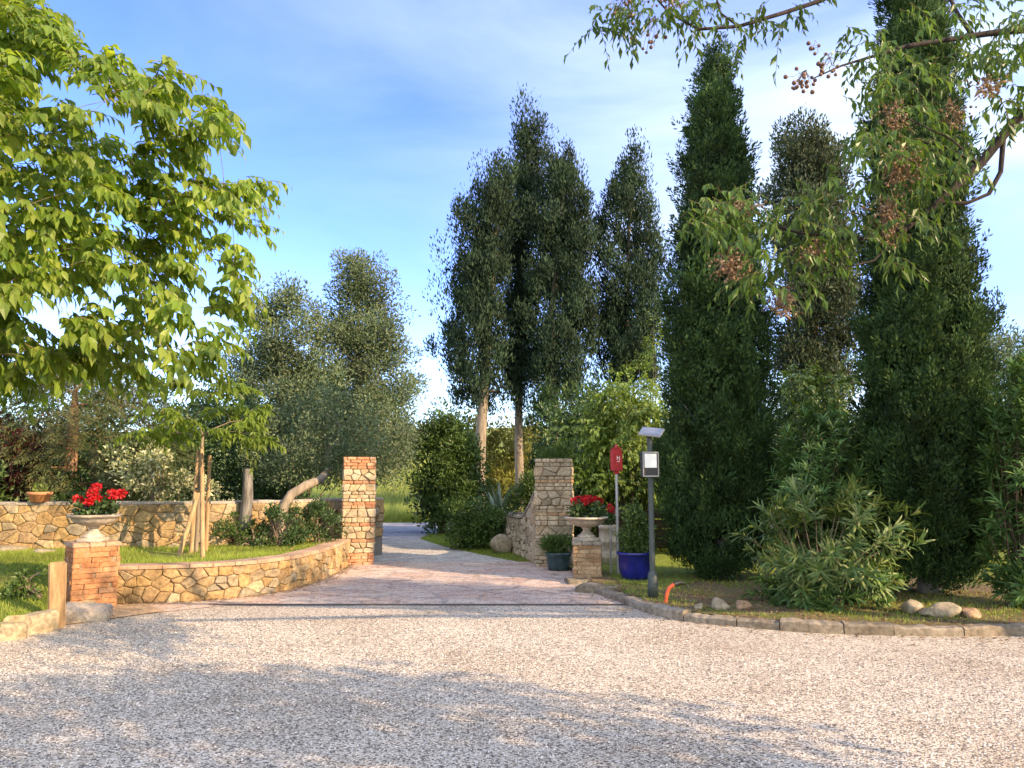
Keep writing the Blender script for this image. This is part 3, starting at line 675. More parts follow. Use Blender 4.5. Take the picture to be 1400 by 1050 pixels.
def urn(label, c, z, R, seed, heads, fh):
    t = thing('flower_urn', label, 'flower urn', (c[0], c[1], z), 'stone urns with red geraniums')
    s = R / .33; mb = MB()
    box(mb, (c[0], c[1], z), (.30 * s, .30 * s, .05 * s), random.uniform(0, .6), .006)
    lathe(mb, [(0.0, .05 * s), (.145 * s, .05 * s), (.14 * s, .075 * s), (.10 * s, .10 * s), (.065 * s, .14 * s), (.055 * s, .17 * s), (.075 * s, .19 * s), (.07 * s, .205 * s), (.0, .205 * s)], (c[0], c[1], z), 32)
    mb.build('foot', M['urn_stone'], t); mb = MB()
    lathe(mb, [(.06 * s, .20 * s), (.14 * s, .215 * s), (.23 * s, .245 * s), (.275 * s, .285 * s), (.28 * s, .31 * s), (.30 * s, .318 * s), (.325 * s, .328 * s), (.335 * s, .342 * s), (.33 * s, .358 * s), (.30 * s, .362 * s), (.27 * s, .345 * s), (.24 * s, .31 * s), (0, .30 * s)], (c[0], c[1], z), 40)
    V0 = mb.v[-1]
    mb.build('bowl', M['urn_stone'], t); mb = MB()
    lathe(mb, [(.262 * s, .335 * s), (.15 * s, .35 * s), (0, .355 * s)], (c[0], c[1], z), 24); mb.build('soil', M['soil'], t)
    r = np.random.RandomState(seed); n = 26; a = r.uniform(0, 6.28, n); q = R * .78 * r.rand(n) ** .5
    C = np.stack([c[0] + q * np.cos(a), c[1] + q * np.sin(a), z + .37 * s + r.uniform(.0, fh, n) * (1 - .4 * q / R)], 1)
    mb = MB(); puffs(mb, C, .075, 22, .055, .05, T_LEAF, .1, .6)
    for p in C[::2]: tube(mb, [(c[0] + (p[0] - c[0]) * .4, c[1] + (p[1] - c[1]) * .4, z + .34 * s), p], [.005, .003], 4)
    mb.build('geranium', M['geranium'], t)
    for hx, hy, hz, hr in heads:
        mb = MB(); p0 = np.array((c[0] + hx, c[1] + hy, z + .36 * s + hz)); tube(mb, [(c[0] + hx * .4, c[1] + hy * .4, z + .36 * s), p0], [.004, .003], 4, 1)
        puffs(mb, np.array([p0]), hr, 110, .034, .03, T_DIA, 0, 1.0, 0, .75); mb.build('flower_head', [M['petal'], M['geranium']], t)
    return t
urn('weathered shallow stone urn of red geraniums on the sunlit orange pedestal', PA, .815, .31, 1,
    [(-.20, -.05, .19, .05), (-.01, -.08, .27, .06), (-.03, .05, .34, .055), (.06, -.1, .20, .055), (.22, .0, .25, .07), (.28, .08, .26, .06), (.12, .12, .24, .045), (.02, -.2, .16, .04)], .22)
urn('grey stone urn of red geraniums on the shaded pedestal by the thin pole', PB, .625, .345, 2,
    [(-.20, -.05, .25, .06), (-.12, .05, .27, .055), (-.03, -.1, .24, .05), (.05, .0, .28, .06), (.15, -.03, .27, .055), (.22, .05, .25, .055), (.0, .14, .28, .05)], .22)

# ------------------------------------------------------------------ small things, left
mb = MB(); c = G(78, 858); box(mb, (c[0], c[1], -.1), (.15, .15, .80), .3, .02, 0, (.0, -.05), .006)
tag(mb.build('wooden_post', M['old_wood']), 'short weathered wooden post standing by the border stones near the urn pedestal', 'post')
mb = MB(); c = G(118, 848); box(mb, (c[0], c[1], .0), (.50, .34, .15), .35, .02, 0, (.22, .08), .012)
tag(mb.build('stone_slab', M['cap_grey']), 'tilted flat stone slab lying at the foot of the orange pedestal', 'stone slab')
BP = Path([(-9.6, 7.0), (-8.0, 7.35)] + [G(*p)[:2] for p in ((-20, 878), (40, 868), (80, 862))])
def border():
    r = random.Random(9); u = 2.6; todo = []
    while u < BP.len - .15:
        l = min(r.uniform(.38, .6), BP.len - u)
        mb = MB(); sweep(mb, BP, u + .01, u + l - .01, -.04, .19 + r.uniform(-.03, .02), -.20 + r.uniform(-.02, .02), r.uniform(-.02, .02), 5, 0, .035, .02)
        todo.append(mb); u += l
    for i, mb in enumerate(todo[::-1]):
        lb = ['edging stone touching the foot of the wooden post', 'edging stone second from the wooden post', 'edging stone third from the wooden post', 'edging stone fourth from the wooden post, cut by the picture edge'][min(i, 3)] if i < 4 else 'edging stone number %s beyond the picture edge' % ['one', 'two', 'three', 'four', 'five', 'six', 'seven', 'eight', 'nine', 'ten'][min(9, i - 4)]
        tag(mb.build('edging_stone', M['ochre_stone']), lb, 'edging stone', 'edging stones along the front of the sloping lawn')
border()
mb = MB(); c = P(80, 686, 13.6); t = thing('clay_pot', 'small terracotta pot standing on top of the rear wall', 'clay pot', (c[0], 13.05, 1.215))
lathe(mb, [(0, 0), (.13, 0), (.17, .12), (.19, .125), (.195, .17), (.17, .17), (.16, .13), (0, .12)], (c[0], 13.05, 1.215), 24)
m_, nt_, b_ = mat0('terracotta', (.50, .22, .10), .8); M['terracotta'] = m_
mb.build('pot', m_, t); mb = MB(); puffs(mb, np.array([(c[0], 13.05, 1.40)]), .12, 60, .06, .03, T_DIA, .8, .5); mb.build('foliage', M['bright'], t)
for i, (px, py, sx_, sz_, s_) in enumerate(((18, 762, .42, .20, 3.3), (64, 764, .28, .15, 6.1))):
    mb = MB(); c = G(px, py, .33); rock(mb, (c[0], c[1], .40), (sx_, .3, sz_), s_)
    tag(mb.build('rock', M['rock']), ['long pale rock lying at the foot of the rear wall', 'smaller pale rock lying beside the long rock below the clay pot'][i], 'rock')

def staked_tree():
    c = G(268, 757, .42); bx = (c[0], c[1]); z0 = .42
    t = thing('young_tree', 'young broadleaf tree held by stakes on the raised lawn', 'tree', (*bx, z0))
    fork = P(277, 596, c[1]); mb = MB()
    tg = [P(x, y, c[1] + dy) for x, y, dy in ((222, 560, .3), (240, 520, 0), (275, 505, .4), (318, 530, -.2), (330, 575, .1), (352, 600, -.3), (200, 590, -.2), (255, 570, -.5), (300, 560, .5), (315, 590, -.4), (232, 592, .4), (290, 535, -.4), (345, 560, .4))]
    tg = [p_ for p_ in tg]
    skeleton(mb, [(*bx, z0), (fork[0] - .02, fork[1], (z0 + fork[2]) / 2), tuple(fork)], [.035, .03, .024], np.array(tg), .008, 5, fork[2] - .15)
    mb.build('trunk', M['bark_pale'], t)
    mb = MB(); S = []; D = []
    for p_ in tg:
        for k in range(12):
            o = rnd(1)[0]; o[2] *= .3; S.append(p_ + o * .08); D.append(o + (p_ - fork) * .5 * np.array((1, 1, .2)))
    sprays(mb, np.array(S), np.array(D), rs.uniform(.22, .42, len(S)), 11, .15, .055, .55, .35, T_FOLD); mb.build('leaves', M['young_leaf'], t)
    st = thing('tree_stakes', 'pale round wooden stakes tied around the young tree on the lawn', 'tree stakes', (*bx, z0))
    tops = [P(x, y, c[1] + dy) for x, y, dy in ((270, 617, -.03), (279, 612, -.06), (285, 620, .04))]
    feet = [G(x, y, .42) for x, y in ((244, 762), (276, 766), (262, 756))]; feet[2][1] += .25
    ex = [(P(272, 672, c[1]), G(244, 762, .41)), (P(276, 612, c[1] - .05), G(277, 766, .41)), (P(271, 616, c[1] + .03), G(261, 759, .41)), (P(287, 622, c[1] + .05), G(281, 757, .41))]
    for a, b in ex:
        mb = MB(); tube(mb, [b, b * .5 + a * .5, a], [.036, .034, .03], 8, 0, .04); mb.build('stake', M['wood'], st)
    m_, nt_, b_ = mat0('tie', (.03, .03, .03), .7); mb = MB(); q = P(276, 668, c[1]); lathe(mb, [(.10, -.02), (.105, 0), (.10, .02)], q, 16); mb.build('tie', m_, st)
staked_tree()
# old grey trunk and leaning tree in front of the rear wall
c = P(335, 738, 13.7); mb = MB()
t_ = [(c[0] + .02, 13.7, .38), (c[0] - .02, 13.72, .8), (c[0] + .01, 13.7, 1.3), (c[0] + .0, 13.7, 1.78)]
tube(mb, t_, [.13, .10, .095, .085], 10, 0, .12); tag(mb.build('dead_trunk', barkmat('bark_lichen', (.07, .062, .055), (.30, .28, .25), 16)), 'cut grey trunk standing bare in front of the rear wall', 'tree trunk')

# ------------------------------------------------------------------ generic plants
def plant(name, label, cat, sp, Y, gz, mat, nc, rad, nl, L, W, tmpl=T_DIA, stemmat=None, stems=5, group=None, updir=.25, out=.6, shell=.2, dscale=.8, style='puff', trunk=None, stretch=1.0, minz=None, lean=(0, 0, 0), part='foliage', jit=.35, limb=1.0, top=.5):
    """sp: (row, xl, xr) outline; last row None = down to the ground"""
    if sp[-1][0] is None: sp = sp[:-1] + [(pyof(Y, gz + .03), sp[-1][1], sp[-1][2])]
    q_ = 4 if nc > 60 else 2; C, od = blob(sp, Y, nc // q_, shell, dscale); C = np.repeat(C, q_, 0) + rs.normal(size=(len(C) * q_, 3)) * rad * .62; od = np.repeat(od, q_, 0)
    xc = (sp[-1][1] + sp[-1][2]) / 2; base = P(xc, pyof(Y, gz), Y) if trunk is None else P(trunk[0][0], pyof(Y, gz), Y)
    t = thing(name, label, cat, (base[0], Y, gz), group); mb = MB()
    sm = stemmat or M['bark']
    if trunk is None:
        lowest = C[np.argsort(C[:, 2])]; k = rs.choice(len(C), min(len(C), stems * 4), replace=False)
        for i in range(min(stems * 4, len(k))):
            a = base + np.array((rs.normal() * .1, rs.normal() * .1, -.03)); b = C[k[i]]; m_ = a * .5 + b * .5 + np.array(((b[0] - a[0]) * .1, (b[1] - a[1]) * .1, .1))
            tube(mb, [a, m_, b], [.018 * limb, .012 * limb, .006], 5)
        mb.build('stems', sm, t)
    else:
        tp = [tuple(base)] + [tuple(P(x, y, Y)) for x, y, _ in trunk[1:]]; tr = [r for _, _, r in trunk]
        k = rs.choice(len(C), min(len(C), 70), replace=False)
        skeleton(mb, tp, tr, C[k], .014 * limb, 5, minz); mb.build('trunk', sm, t)
    mb = MB()
    if style == 'puff': puffs(mb, C, rad * rs.uniform(.7, 1.3, len(C)), nl, L, W, tmpl, updir, out, 0, stretch, lean, jit, top)
    else:
        K = max(1, nl // 9); S = np.repeat(C, K, 0) + rnd(len(C) * K) * rad * .5; D = np.repeat(od, K, 0) * .6 + rnd(len(C) * K) * .8 + np.array((0, 0, updir))
        sprays(mb, S, D, rad * rs.uniform(.8, 1.5, len(S)), 9, L, W, .35, .3, tmpl, 0)
    mb.build(part, mat, t); return t

# --- left tree with broad hanging leaves: trunk outside the frame, boughs reach in
def left_tree():
    Y = 8.6; bx = P(-150, 600, Y)[0]; t = thing('broadleaf_tree', 'large bright green broadleaf tree with hanging leaves spreading in over the lawn', 'tree', (bx, Y, .25))
    sp = [(-150, -420, 20), (-40, -420, 60), (0, -400, 88), (60, -400, 110), (110, -400, 215), (160, -400, 270), (210, -400, 300), (260, -400, 335), (310, -400, 325), (360, -400, 325), (410, -400, 312), (460, -380, 295), (500, -330, 240), (535, -280, 190)]
    sp = [(a_, b_, c_ - 32) for a_, b_, c_ in sp]; C, od = blob([(a_ * .93 - 6, b_, c_) for a_, b_, c_ in sp], Y, 440, 0, .62)
    tips = [(x_ - 28, min(y_ + 6, 486)) for x_, y_ in [(60, 10), (95, 62), (118, 70), (235, 105), (255, 98), (175, 100), (310, 140), (322, 165), (300, 160), (365, 250), (350, 268), (345, 300), (340, 345), (345, 380), (325, 415), (312, 450), (288, 480), (322, 335), (335, 262), (292, 178), (222, 128), (150, 75), (30, 5), (335, 395), (250, 505), (185, 525), (130, 540), (70, 548), (20, 552), (-30, 545)]]
    Tp = np.array([P(x, y, Y + rs.uniform(-1.1, 1.1)) for x, y in tips]); A = np.concatenate([C, Tp])
    mb = MB(); trunk = [(bx, Y, .2), (bx + .1, Y, 1.6), (bx - .05, Y, 3.2), (bx + .1, Y, 5.0), (bx + .05, Y, 7.0)]
    skeleton(mb, trunk, [.22, .18, .15, .10, .05], A, .010, 5, 1.9); mb.build('trunk', M['bark'], t)
    cen = np.array((bx, Y, 3.8)); S = []; D = []
    for p_ in A:
        o = p_ - cen; o /= np.linalg.norm(o)
        for k in range(8):
            d = o * .8 + rnd(1)[0] * .75; d[2] = d[2] * .6 + .12; S.append(p_ + rnd(1)[0] * .14); D.append(d)
    S = np.array(S); D = nrm(np.array(D)); mb = MB(); tw = MB()
    sprays(mb, S, D, rs.uniform(.26, .52, len(S)), 9, .158, .074, .75, .45, T_LEAF, 0, .8, True, .45, tw, .7); mb.build('leaves', M['mulberry'], t); tw.build('twigs', M['young_bark'], t)
left_tree()

# --- planting behind the rear wall
def pine():
    Y = 15.2; t = thing('pine_tree', 'conifer with bare reddish trunk and sagging brown green boughs behind the rear wall', 'tree', (P(97, 600, Y)[0], Y, .2))
    mb = MB(); x0 = P(97, 600, Y)[0]; tr = [(x0, Y, .1), (x0 + .02, Y, 1.8), (x0 + .03, Y, 2.8), (x0 + .02, Y, 3.4)]
    C, od = blob([(500, 40, 160), (560, 10, 215), (620, -10, 235), (670, 0, 230)], Y, 250, .3, .8); skeleton(mb, tr, [.14, .12, .10, .04], C, .012, 5, .6, 0, .2)
    mb.build('trunk', M['bark_red'], t); mb = MB(); D = C - np.array((x0, Y, 0)); D[:, 2] = -.15
    S = np.repeat(C, 6, 0) + rnd(len(C) * 6) * .25; Dd = np.repeat(nrm(D), 6, 0) + rnd(len(S)) * .5 * np.array((1, 1, .5))
    sprays(mb, S, Dd, .5, 26, .12, .018, .05, .25, T_DIA, 0, .9); mb.build('needles', M['pine'], t)
pine()
Z2 = .05
plant('red_leaf_shrub', 'dark purple red shrub at the picture edge behind the rear wall', 'shrub', [(555, -70, 30), (590, -80, 52), (640, -70, 40), (None, -60, 30)], 14.6, Z2, M['red_leaf'], 50, .28, 90, .09, .05, T_LEAF)
plant('laurel_shrub', 'glossy green shrub leaning over the rear wall below the red shrub', 'shrub', [(625, -80, 60), (650, -90, 118), (None, -80, 110)], 13.9, Z2, M['evergreen_mid'], 60, .25, 90, .10, .045, T_LEAF)
plant('variegated_shrub', 'cream variegated shrub peeping over the rear wall behind the staked tree', 'shrub', [(598, 190, 240), (625, 168, 275), (660, 162, 288), (None, 170, 280)], 14.15, Z2, M['pale_leaf'], 60, .22, 100, .07, .035, T_LEAF)
plant('evergreen_shrub', 'tall dark evergreen screen far behind the conifer with the reddish trunk', 'shrub', [(500, 60, 200), (530, -20, 300), (600, -40, 340), (None, -40, 330)], 21, Z2, M['evergreen_mid'], 190, .5, 110, .12, .055)
plant('evergreen_shrub', 'dark evergreen shrub behind the rear wall left of the cream variegated shrub', 'shrub', [(560, 60, 180), (620, 40, 220), (None, 60, 200)], 17.5, Z2, M['evergreen'], 70, .40, 110, .10, .05)
plant('evergreen_shrub', 'wide dark evergreen behind the rear wall between the staked tree and the grey trunk', 'shrub', [(560, 215, 330), (600, 190, 375), (650, 190, 380), (None, 200, 380)], 18.3, Z2, M['evergreen'], 150, .42, 110, .10, .05)
plant('evergreen_shrub', 'dark evergreen filling the gap between the leaning trunk and the left gate pillar', 'shrub', [(575, 360, 470), (610, 330, 500), (660, 330, 470), (None, 340, 455)], 20.5, Z2, M['evergreen'], 110, .42, 110, .10, .05)
plant('grey_green_tree', 'tall pointed grey green tree rising behind the left gate pillar', 'tree', [(345, 486, 494), (375, 476, 510), (400, 455, 530), (440, 440, 540), (480, 432, 552), (530, 425, 572), (570, 430, 582), (610, 440, 570), (640, 450, 545)], 21.0, 0, M['olive_grey'], 620, .34, 110, .095, .036,
      T_DIA, M['bark_grey'], updir=.35, out=.5, shell=0, trunk=[(490, 0, .16), (490, 600, .13), (490, 480, .08), (490, 370, .02)], minz=1.4)
plant('grey_green_tree', 'round topped grey green tree with open crown left of the tall pointed one', 'tree', [(405, 360, 380), (425, 350, 432), (470, 338, 450), (520, 330, 460), (570, 325, 455), (620, 335, 440)], 19.6, 0, M['olive_grey'], 400, .32, 100, .09, .036,
      T_DIA, M['bark_grey'], updir=.35, out=.5, shell=0, trunk=[(395, 0, .14), (392, 600, .11), (388, 500, .07), (372, 425, .02)], minz=1.4)
plant('grey_green_tree', 'slim outer tree of thin grey green sprays behind the young staked tree', 'tree', [(470, 318, 345), (510, 308, 362), (560, 305, 370), (610, 315, 365)], 21.5, 0, M['olive_grey'], 90, .34, 90, .10, .04,
      T_DIA, M['bark_grey'], updir=.4, out=.5, shell=0, trunk=[(340, 0, .09), (338, 600, .07), (334, 500, .02)], minz=1.4)
def leaning():
    Y = 14.9; pts = [P(383, 716, 14.0), P(386, 697, 14.1), P(398, 676, 14.3), P(418, 664, 14.5), P(438, 656, 15.3), P(448, 642, 16.4), P(452, 600, 17.2)]; pts[0][2] = .38
    t = thing('leaning_tree', 'evergreen tree whose bare trunk leans over the rear wall towards the gate pillar', 'tree', tuple(pts[0]))
    C, od = blob([(540, 400, 510), (580, 345, 560), (620, 330, 575), (655, 340, 530)], 17.2, 220, .1, .9)
    mb = MB(); skeleton(mb, [tuple(p_) for p_ in pts], [.115, .095, .09, .085, .08, .07, .05], C, .012, 5, 1.5); mb.build('trunk', M['bark_pale'], t)
    mb = MB(); puffs(mb, C, .28, 100, .07, .035, T_FOLD, .2, .5); mb.build('crown', M['olive_grey'], t)
leaning()
for i, (sp, Y, m_, lb, k_) in enumerate((([(700, 312, 345), (718, 298, 366), (None, 296, 368)], 13.3, 'evergreen_mid', 'low dark plant tuft at the foot of the grey trunk', 24),
        ([(692, 372, 400), (712, 345, 418), (None, 345, 420)], 13.5, 'evergreen', 'leafy clump around the base of the leaning trunk', 44),
        ([(690, 428, 458), (712, 405, 466), (None, 408, 462)], 14.0, 'evergreen', 'leafy clump darkening the end of the rear wall near the left gate pillar', 44))):
    plant('ground_plant', lb, 'plant', sp, Y, .40, M[m_], k_, .10, 60, .06, .026, T_FOLD, stems=3)
plant('garden_weed', 'rough leafy weed growing on the lawn behind the wooden post', 'plant', [(792, 28, 50), (812, 18, 62), (None, 20, 60)], 9.3, .25, M['evergreen_mid'], 14, .08, 40, .06, .03, T_FOLD, stems=3)

# --- middle: beyond the gate
plant('evergreen_tree', 'dense dark evergreen with low dark trunk at the bend of the drive', 'tree', [(580, 590, 622), (600, 572, 645), (640, 566, 655), (680, 572, 655), (712, 585, 650)], 23.0, 0, M['evergreen_mid'], 190, .36, 120, .12, .055, T_FOLD,
      trunk=[(605, 0, .16), (607, 690, .13), (610, 610, .04)], minz=.6)
plant('rounded_shrub', 'rounded low shrub on the verge in front of the tall bare trunks', 'shrub', [(688, 625, 665), (705, 610, 688), (730, 606, 690), (None, 612, 686)], 18.2, 0, M['evergreen_mid'], 110, .20, 100, .075, .04, T_FOLD)
plant('golden_bush', 'yellow green bush glowing behind the tall bare trunks', 'shrub', [(580, 640, 720), (610, 632, 745), (650, 640, 750), (None, 640, 750)], 36, 0, M['golden'], 150, .55, 90, .2, .09)
plant('slim_dark_cypress', 'slim nearly black cypress just behind the right gate pillar', 'cypress', [(540, 738, 744), (570, 730, 750), (620, 726, 752), (None, 730, 750)], 26, 0, M['cypress'], 110, .28, 90, .12, .04, updir=1.0, stretch=1.5)
plant('hedge_shrub', 'dark shrub crowding behind the right gate pillar and urn', 'shrub', [(565, 770, 820), (600, 750, 850), (660, 745, 860), (None, 750, 860)], 19.5, 0, M['evergreen'], 190, .38, 110, .12, .055, T_FOLD)
plant('light_green_tree', 'small light green tree behind the red box on the pole', 'tree', [(525, 850, 885), (548, 822, 905), (590, 800, 912), (640, 800, 915), (700, 812, 910), (None, 820, 905)], 17.0, .09, M['bright'], 260, .34, 72, .11, .055, T_LEAF, style='spray', updir=.1)
plant('light_green_tree', 'pale feathery tree top just left of the nearest dark cypress', 'tree', [(440, 890, 906), (480, 884, 912), (530, 878, 915), (560, 865, 915), (None, 870, 910)], 24, .0, M['bright'], 50, .45, 60, .13, .05, style='spray')
plant('evergreen_shrub', 'low evergreen mass at the base of the fourth old cypress', 'shrub', [(555, 790, 830), (580, 770, 860), (620, 765, 870), (None, 765, 870)], 25, 0, M['evergreen_mid'], 120, .5, 110, .14, .06)
def agave():
    Y = 20.2; c = P(683, 690, Y); t = thing('agave', 'blue grey agave with long pointed leaves behind the curved wall', 'agave', (c[0], Y, .2)); n = 22; mb = MB()
    for i in range(n):
        a = 2.4 * i; el = .35 + 1.0 * (i / n); d = np.array((math.cos(a) * math.cos(el), math.sin(a) * math.cos(el), math.sin(el))); L = 1.0 + .2 * random.random(); p0 = np.array((c[0], Y, .55))
        side = nrm(np.cross(d, (0, 0, 1.))); V = []
        for tt, wd in ((0, .05), (.3, .075), (.65, .05), (1, .002)):
            q = p0 + d * L * tt + np.array((0, 0, -.12)) * tt * tt; V += [q - side * wd + np.array((0, 0, .02)), q - np.array((0, 0, .015)), q + side * wd + np.array((0, 0, .02))]
        mb.add(V, np.array([(k * 3 + j, k * 3 + j + 1, k * 3 + j + 4, k * 3 + j + 3) for k in range(3) for j in range(2)]), 0, True)
    tube(mb, [(c[0], Y, 0), (c[0], Y, .6)], [.14, .10], 8)
    mb.build('leaves', M['agave'], t)
agave()
# old tall cypresses with bare trunks
def old_cypress(label, sp, Y, trunk, seed, nc=230, lean=(-.12, 0, 0), brown=False):
    base = P(trunk[0][0], pyof(Y, 0), Y); t = thing('tall_cypress', label, 'cypress', (base[0], Y, 0), 'tall old cypresses with bare trunks')
    sp = [(y_ - max(0, (y_ - 470) * .28) + (6 if y_ < 260 else 0), a_ + 2, b_ - 2) if b_ - a_ > 22 else (y_ + 8 if y_ < 260 else y_ - 28, a_, b_) for y_, a_, b_ in sp]; C, od = blob(sp, Y, int(nc * .42), .15, .9); C = np.repeat(C, 2, 0) + rs.normal(size=(len(C) * 2, 3)) * np.array((.26, .26, .45)); mb = MB()
    tp = [(base[0], Y, -.05)] + [tuple(P(x, y, Y)) for x, y, _ in trunk[1:]]; k = rs.choice(len(C), min(len(C), 90), replace=False)
    skeleton(mb, tp, [r for _, _, r in trunk], C[k], .03, 5, 4.0, 0, .1); mb.build('trunk', M['bark_pale'], t)
    mb = MB(); puffs(mb, C, (.28 + .40 * rs.rand(len(C)) ** 2), 170, .15, .055, T_DIA, 1.0, .45, 0, 1.7, (-.14, 0, 0), .4, .2); 
    # ragged outer tips
    E, eo = blob(sp, Y, 90, .95, .9); S = np.repeat(E, 40, 0) + rs.normal(size=(len(E) * 40, 3)) * np.array((.14, .14, .30)); d = np.array((-.12, 0, 1.)) + np.repeat(eo, 40, 0) * .35 + rnd(len(S)) * .35
    leaves(mb, S, d, rnd(len(S)), .17, .055, T_DIA, 0)
    mb.build('crown', M['old_cypress'], t)
old_cypress('leftmost tall cypress of the old group, its crown widest low down', [(218, 682, 694), (232, 662, 700), (260, 645, 700), (310, 632, 700), (370, 622, 698), (440, 610, 694), (500, 602, 690), (540, 612, 680), (575, 628, 662)], 29, [(653, 0, .26), (657, 600, .21), (668, 450, .15), (684, 240, .03)], 1, 270)
old_cypress('tallest slim pointed cypress of the old group', [(160, 719, 728), (185, 712, 735), (230, 704, 737), (300, 698, 730), (400, 694, 724), (500, 688, 726), (540, 694, 722), (565, 702, 716)], 31, [(712, 0, .20), (709, 600, .17), (710, 450, .13), (722, 180, .03)], 2, 230)
old_cypress('third old cypress, broad with a ragged top blown to one side', [(200, 765, 795), (225, 748, 795), (270, 735, 797), (330, 728, 808), (400, 720, 815), (480, 716, 812), (530, 722, 800), (560, 738, 785)], 29.5, [(765, 0, .30), (758, 600, .24), (752, 450, .17), (775, 230, .03)], 3, 330)
old_cypress('fourth old cypress, standing apart with an open see-through lower crown', [(212, 852, 866), (240, 838, 880), (290, 822, 892), (340, 814, 912), (400, 815, 905), (460, 814, 904), (510, 818, 896), (545, 826, 884)], 30.5, [(855, 0, .24), (855, 560, .18), (857, 420, .12), (862, 240, .03)], 4, 270)

# --- right: curved wall and coping rising to the pillar
CW = Path([P(688, 740, 18.5)[:2], P(700, 740, 17.2)[:2], P(716, 740, 16.1)[:2], (gr_[0] - .34, gr_[1] + .45)])
def curved_wall():
    t = thing('curved_gate_wall', 'grey rubble wall curving from the verge up to the right gate pillar with a swept top', 'stone wall', (*CW.p[0], 0)); r = random.Random(31)
    H = lambda u: .78 + .55 * max(0, (u - CW.len * .55) / (CW.len * .45)) ** 1.6
    mb = MB(); sweep(mb, CW, 0, CW.len, -.05, H, -.30, 0, 30, 0)
    polys = [[(u_, v_ * H(u_) / 1.33) for u_, v_ in q] for q in cells(0, CW.len, 0, 1.30, .22, .2, r)]
    stones(mb, polys, wall_map(CW), .035, .013, r, 1); mb.build('wall', [M['mortar_grey'], M['grey_stone']], t)
    mb = MB(); sweep(mb, CW, 0, CW.len, H, lambda u: H(u) + .06, -.34, .05, 30, 0, .015); mb.build('coping', M['cap_grey'], t)
curved_wall()
mb = MB(); c = G(685, 757); rock(mb, (c[0], c[1] + .1, .14), (.27, .22, .26), 8.2); tag(mb.build('boulder', M['rock']), 'rounded pale boulder sitting where the curved wall begins', 'boulder')
plant('fern_plant', 'green fern like plants growing on top of the curved wall', 'plant', [(655, 715, 742), (672, 700, 745), (690, 700, 742)], 16.9, .7, M['evergreen_mid'], 50, .16, 80, .10, .03, T_FOLD, stems=3, dscale=1)
mb = MB(); c = (gr_[0], gr_[1] + .33); C = np.stack([c[0] + rs.uniform(-.26, .26, 26), c[1] + rs.uniform(-.2, .2, 26), 1.99 + rs.uniform(.0, .10, 26)], 1); C[-8:, 0] = c[0] + rs.uniform(.0, .28, 8); C[-8:, 2] += .1
puffs(mb, C, .09, 45, .10, .022, T_DIA, .8, .5); tag(mb.build('pillar_top_plant', M['evergreen_mid']), 'wispy ferns growing on the flat top of the right gate pillar', 'fern')

def pot(name, label, c, z, prof, mat, foliage):
    t = thing(name, label, 'plant pot', (c[0], c[1], z)); mb = MB(); lathe(mb, prof, (c[0], c[1], z), 40); mb.build('pot', mat, t)
    rim = max(r for r, _ in prof); h = max(zz for _, zz in prof); mb = MB(); lathe(mb, [(rim * .86, h - .05), (0, h - .03)], (c[0], c[1], z), 24); mb.build('soil', M['soil'], t); foliage(t); return t
m_, nt_, b_ = mat0('blue_glaze', (.008, .012, .16), .22, 0, .6); n_ = tex(nt_, scale=6, Detail=4.0); nt_.links.new(ramp(nt_, n_.outputs[0], [(.3, (.006, .008, .11)), (.7, (.012, .018, .22))]), b_.inputs['Base Color']); M['blue_glaze'] = m_
m_, nt_, b_ = mat0('teal_glaze', (.02, .05, .06), .4, 0, .5); n_ = tex(nt_, scale=9, Detail=4.0); nt_.links.new(ramp(nt_, n_.outputs[0], [(.3, (.015, .03, .04)), (.7, (.035, .08, .09))]), b_.inputs['Base Color']); M['teal_glaze'] = m_
c1 = G(870, 800); c1 = (c1[0], c1[1] + .05)
def f1(t):
    C, od = blob([(688, 858, 872), (715, 852, 884), (740, 850, 890), (758, 855, 886)], c1[1], 60, 0, .9); mb = MB()
    for q in C[::3]: tube(mb, [(c1[0], c1[1], .5), (np.array((c1[0], c1[1], .6)) + q) / 2 + np.array((0, 0, .05)), q], [.01, .008, .004], 5)
    mb.build('stems', M['bark'], t); mb = MB(); puffs(mb, C, .12, 55, .055, .028, T_FOLD, .1, .6); mb.build('foliage', M['evergreen_mid'], t)
pot('glazed_pot', 'large cobalt blue glazed pot holding a leafy shrub beside the lamp post', c1, .085, [(0, 0), (.20, 0), (.225, .05), (.25, .2), (.262, .36), (.285, .375), (.285, .41), (.25, .41), (.245, .36), (.0, .34)], M['blue_glaze'], f1)
c2 = G(764, 781); c2 = (c2[0], c2[1] + .1)
def f2(t):
    mb = MB(); C = np.stack([c2[0] + rs.uniform(-.24, .22, 24), c2[1] + rs.uniform(-.15, .15, 24), .34 + rs.uniform(0, .16, 24)], 1); puffs(mb, C, .09, 50, .10, .022, T_DIA, .5, .6); mb.build('foliage', M['evergreen_mid'], t)
pot('glazed_pot', 'dark teal pot with trailing green plant in front of the right gate pillar', c2, .01, [(0, 0), (.17, 0), (.19, .05), (.215, .25), (.235, .27), (.235, .31), (.20, .31), (.2, .27), (0, .25)], M['teal_glaze'], f2)
c3 = P(832, 765, 14.0); c3 = (c3[0], 14.0)
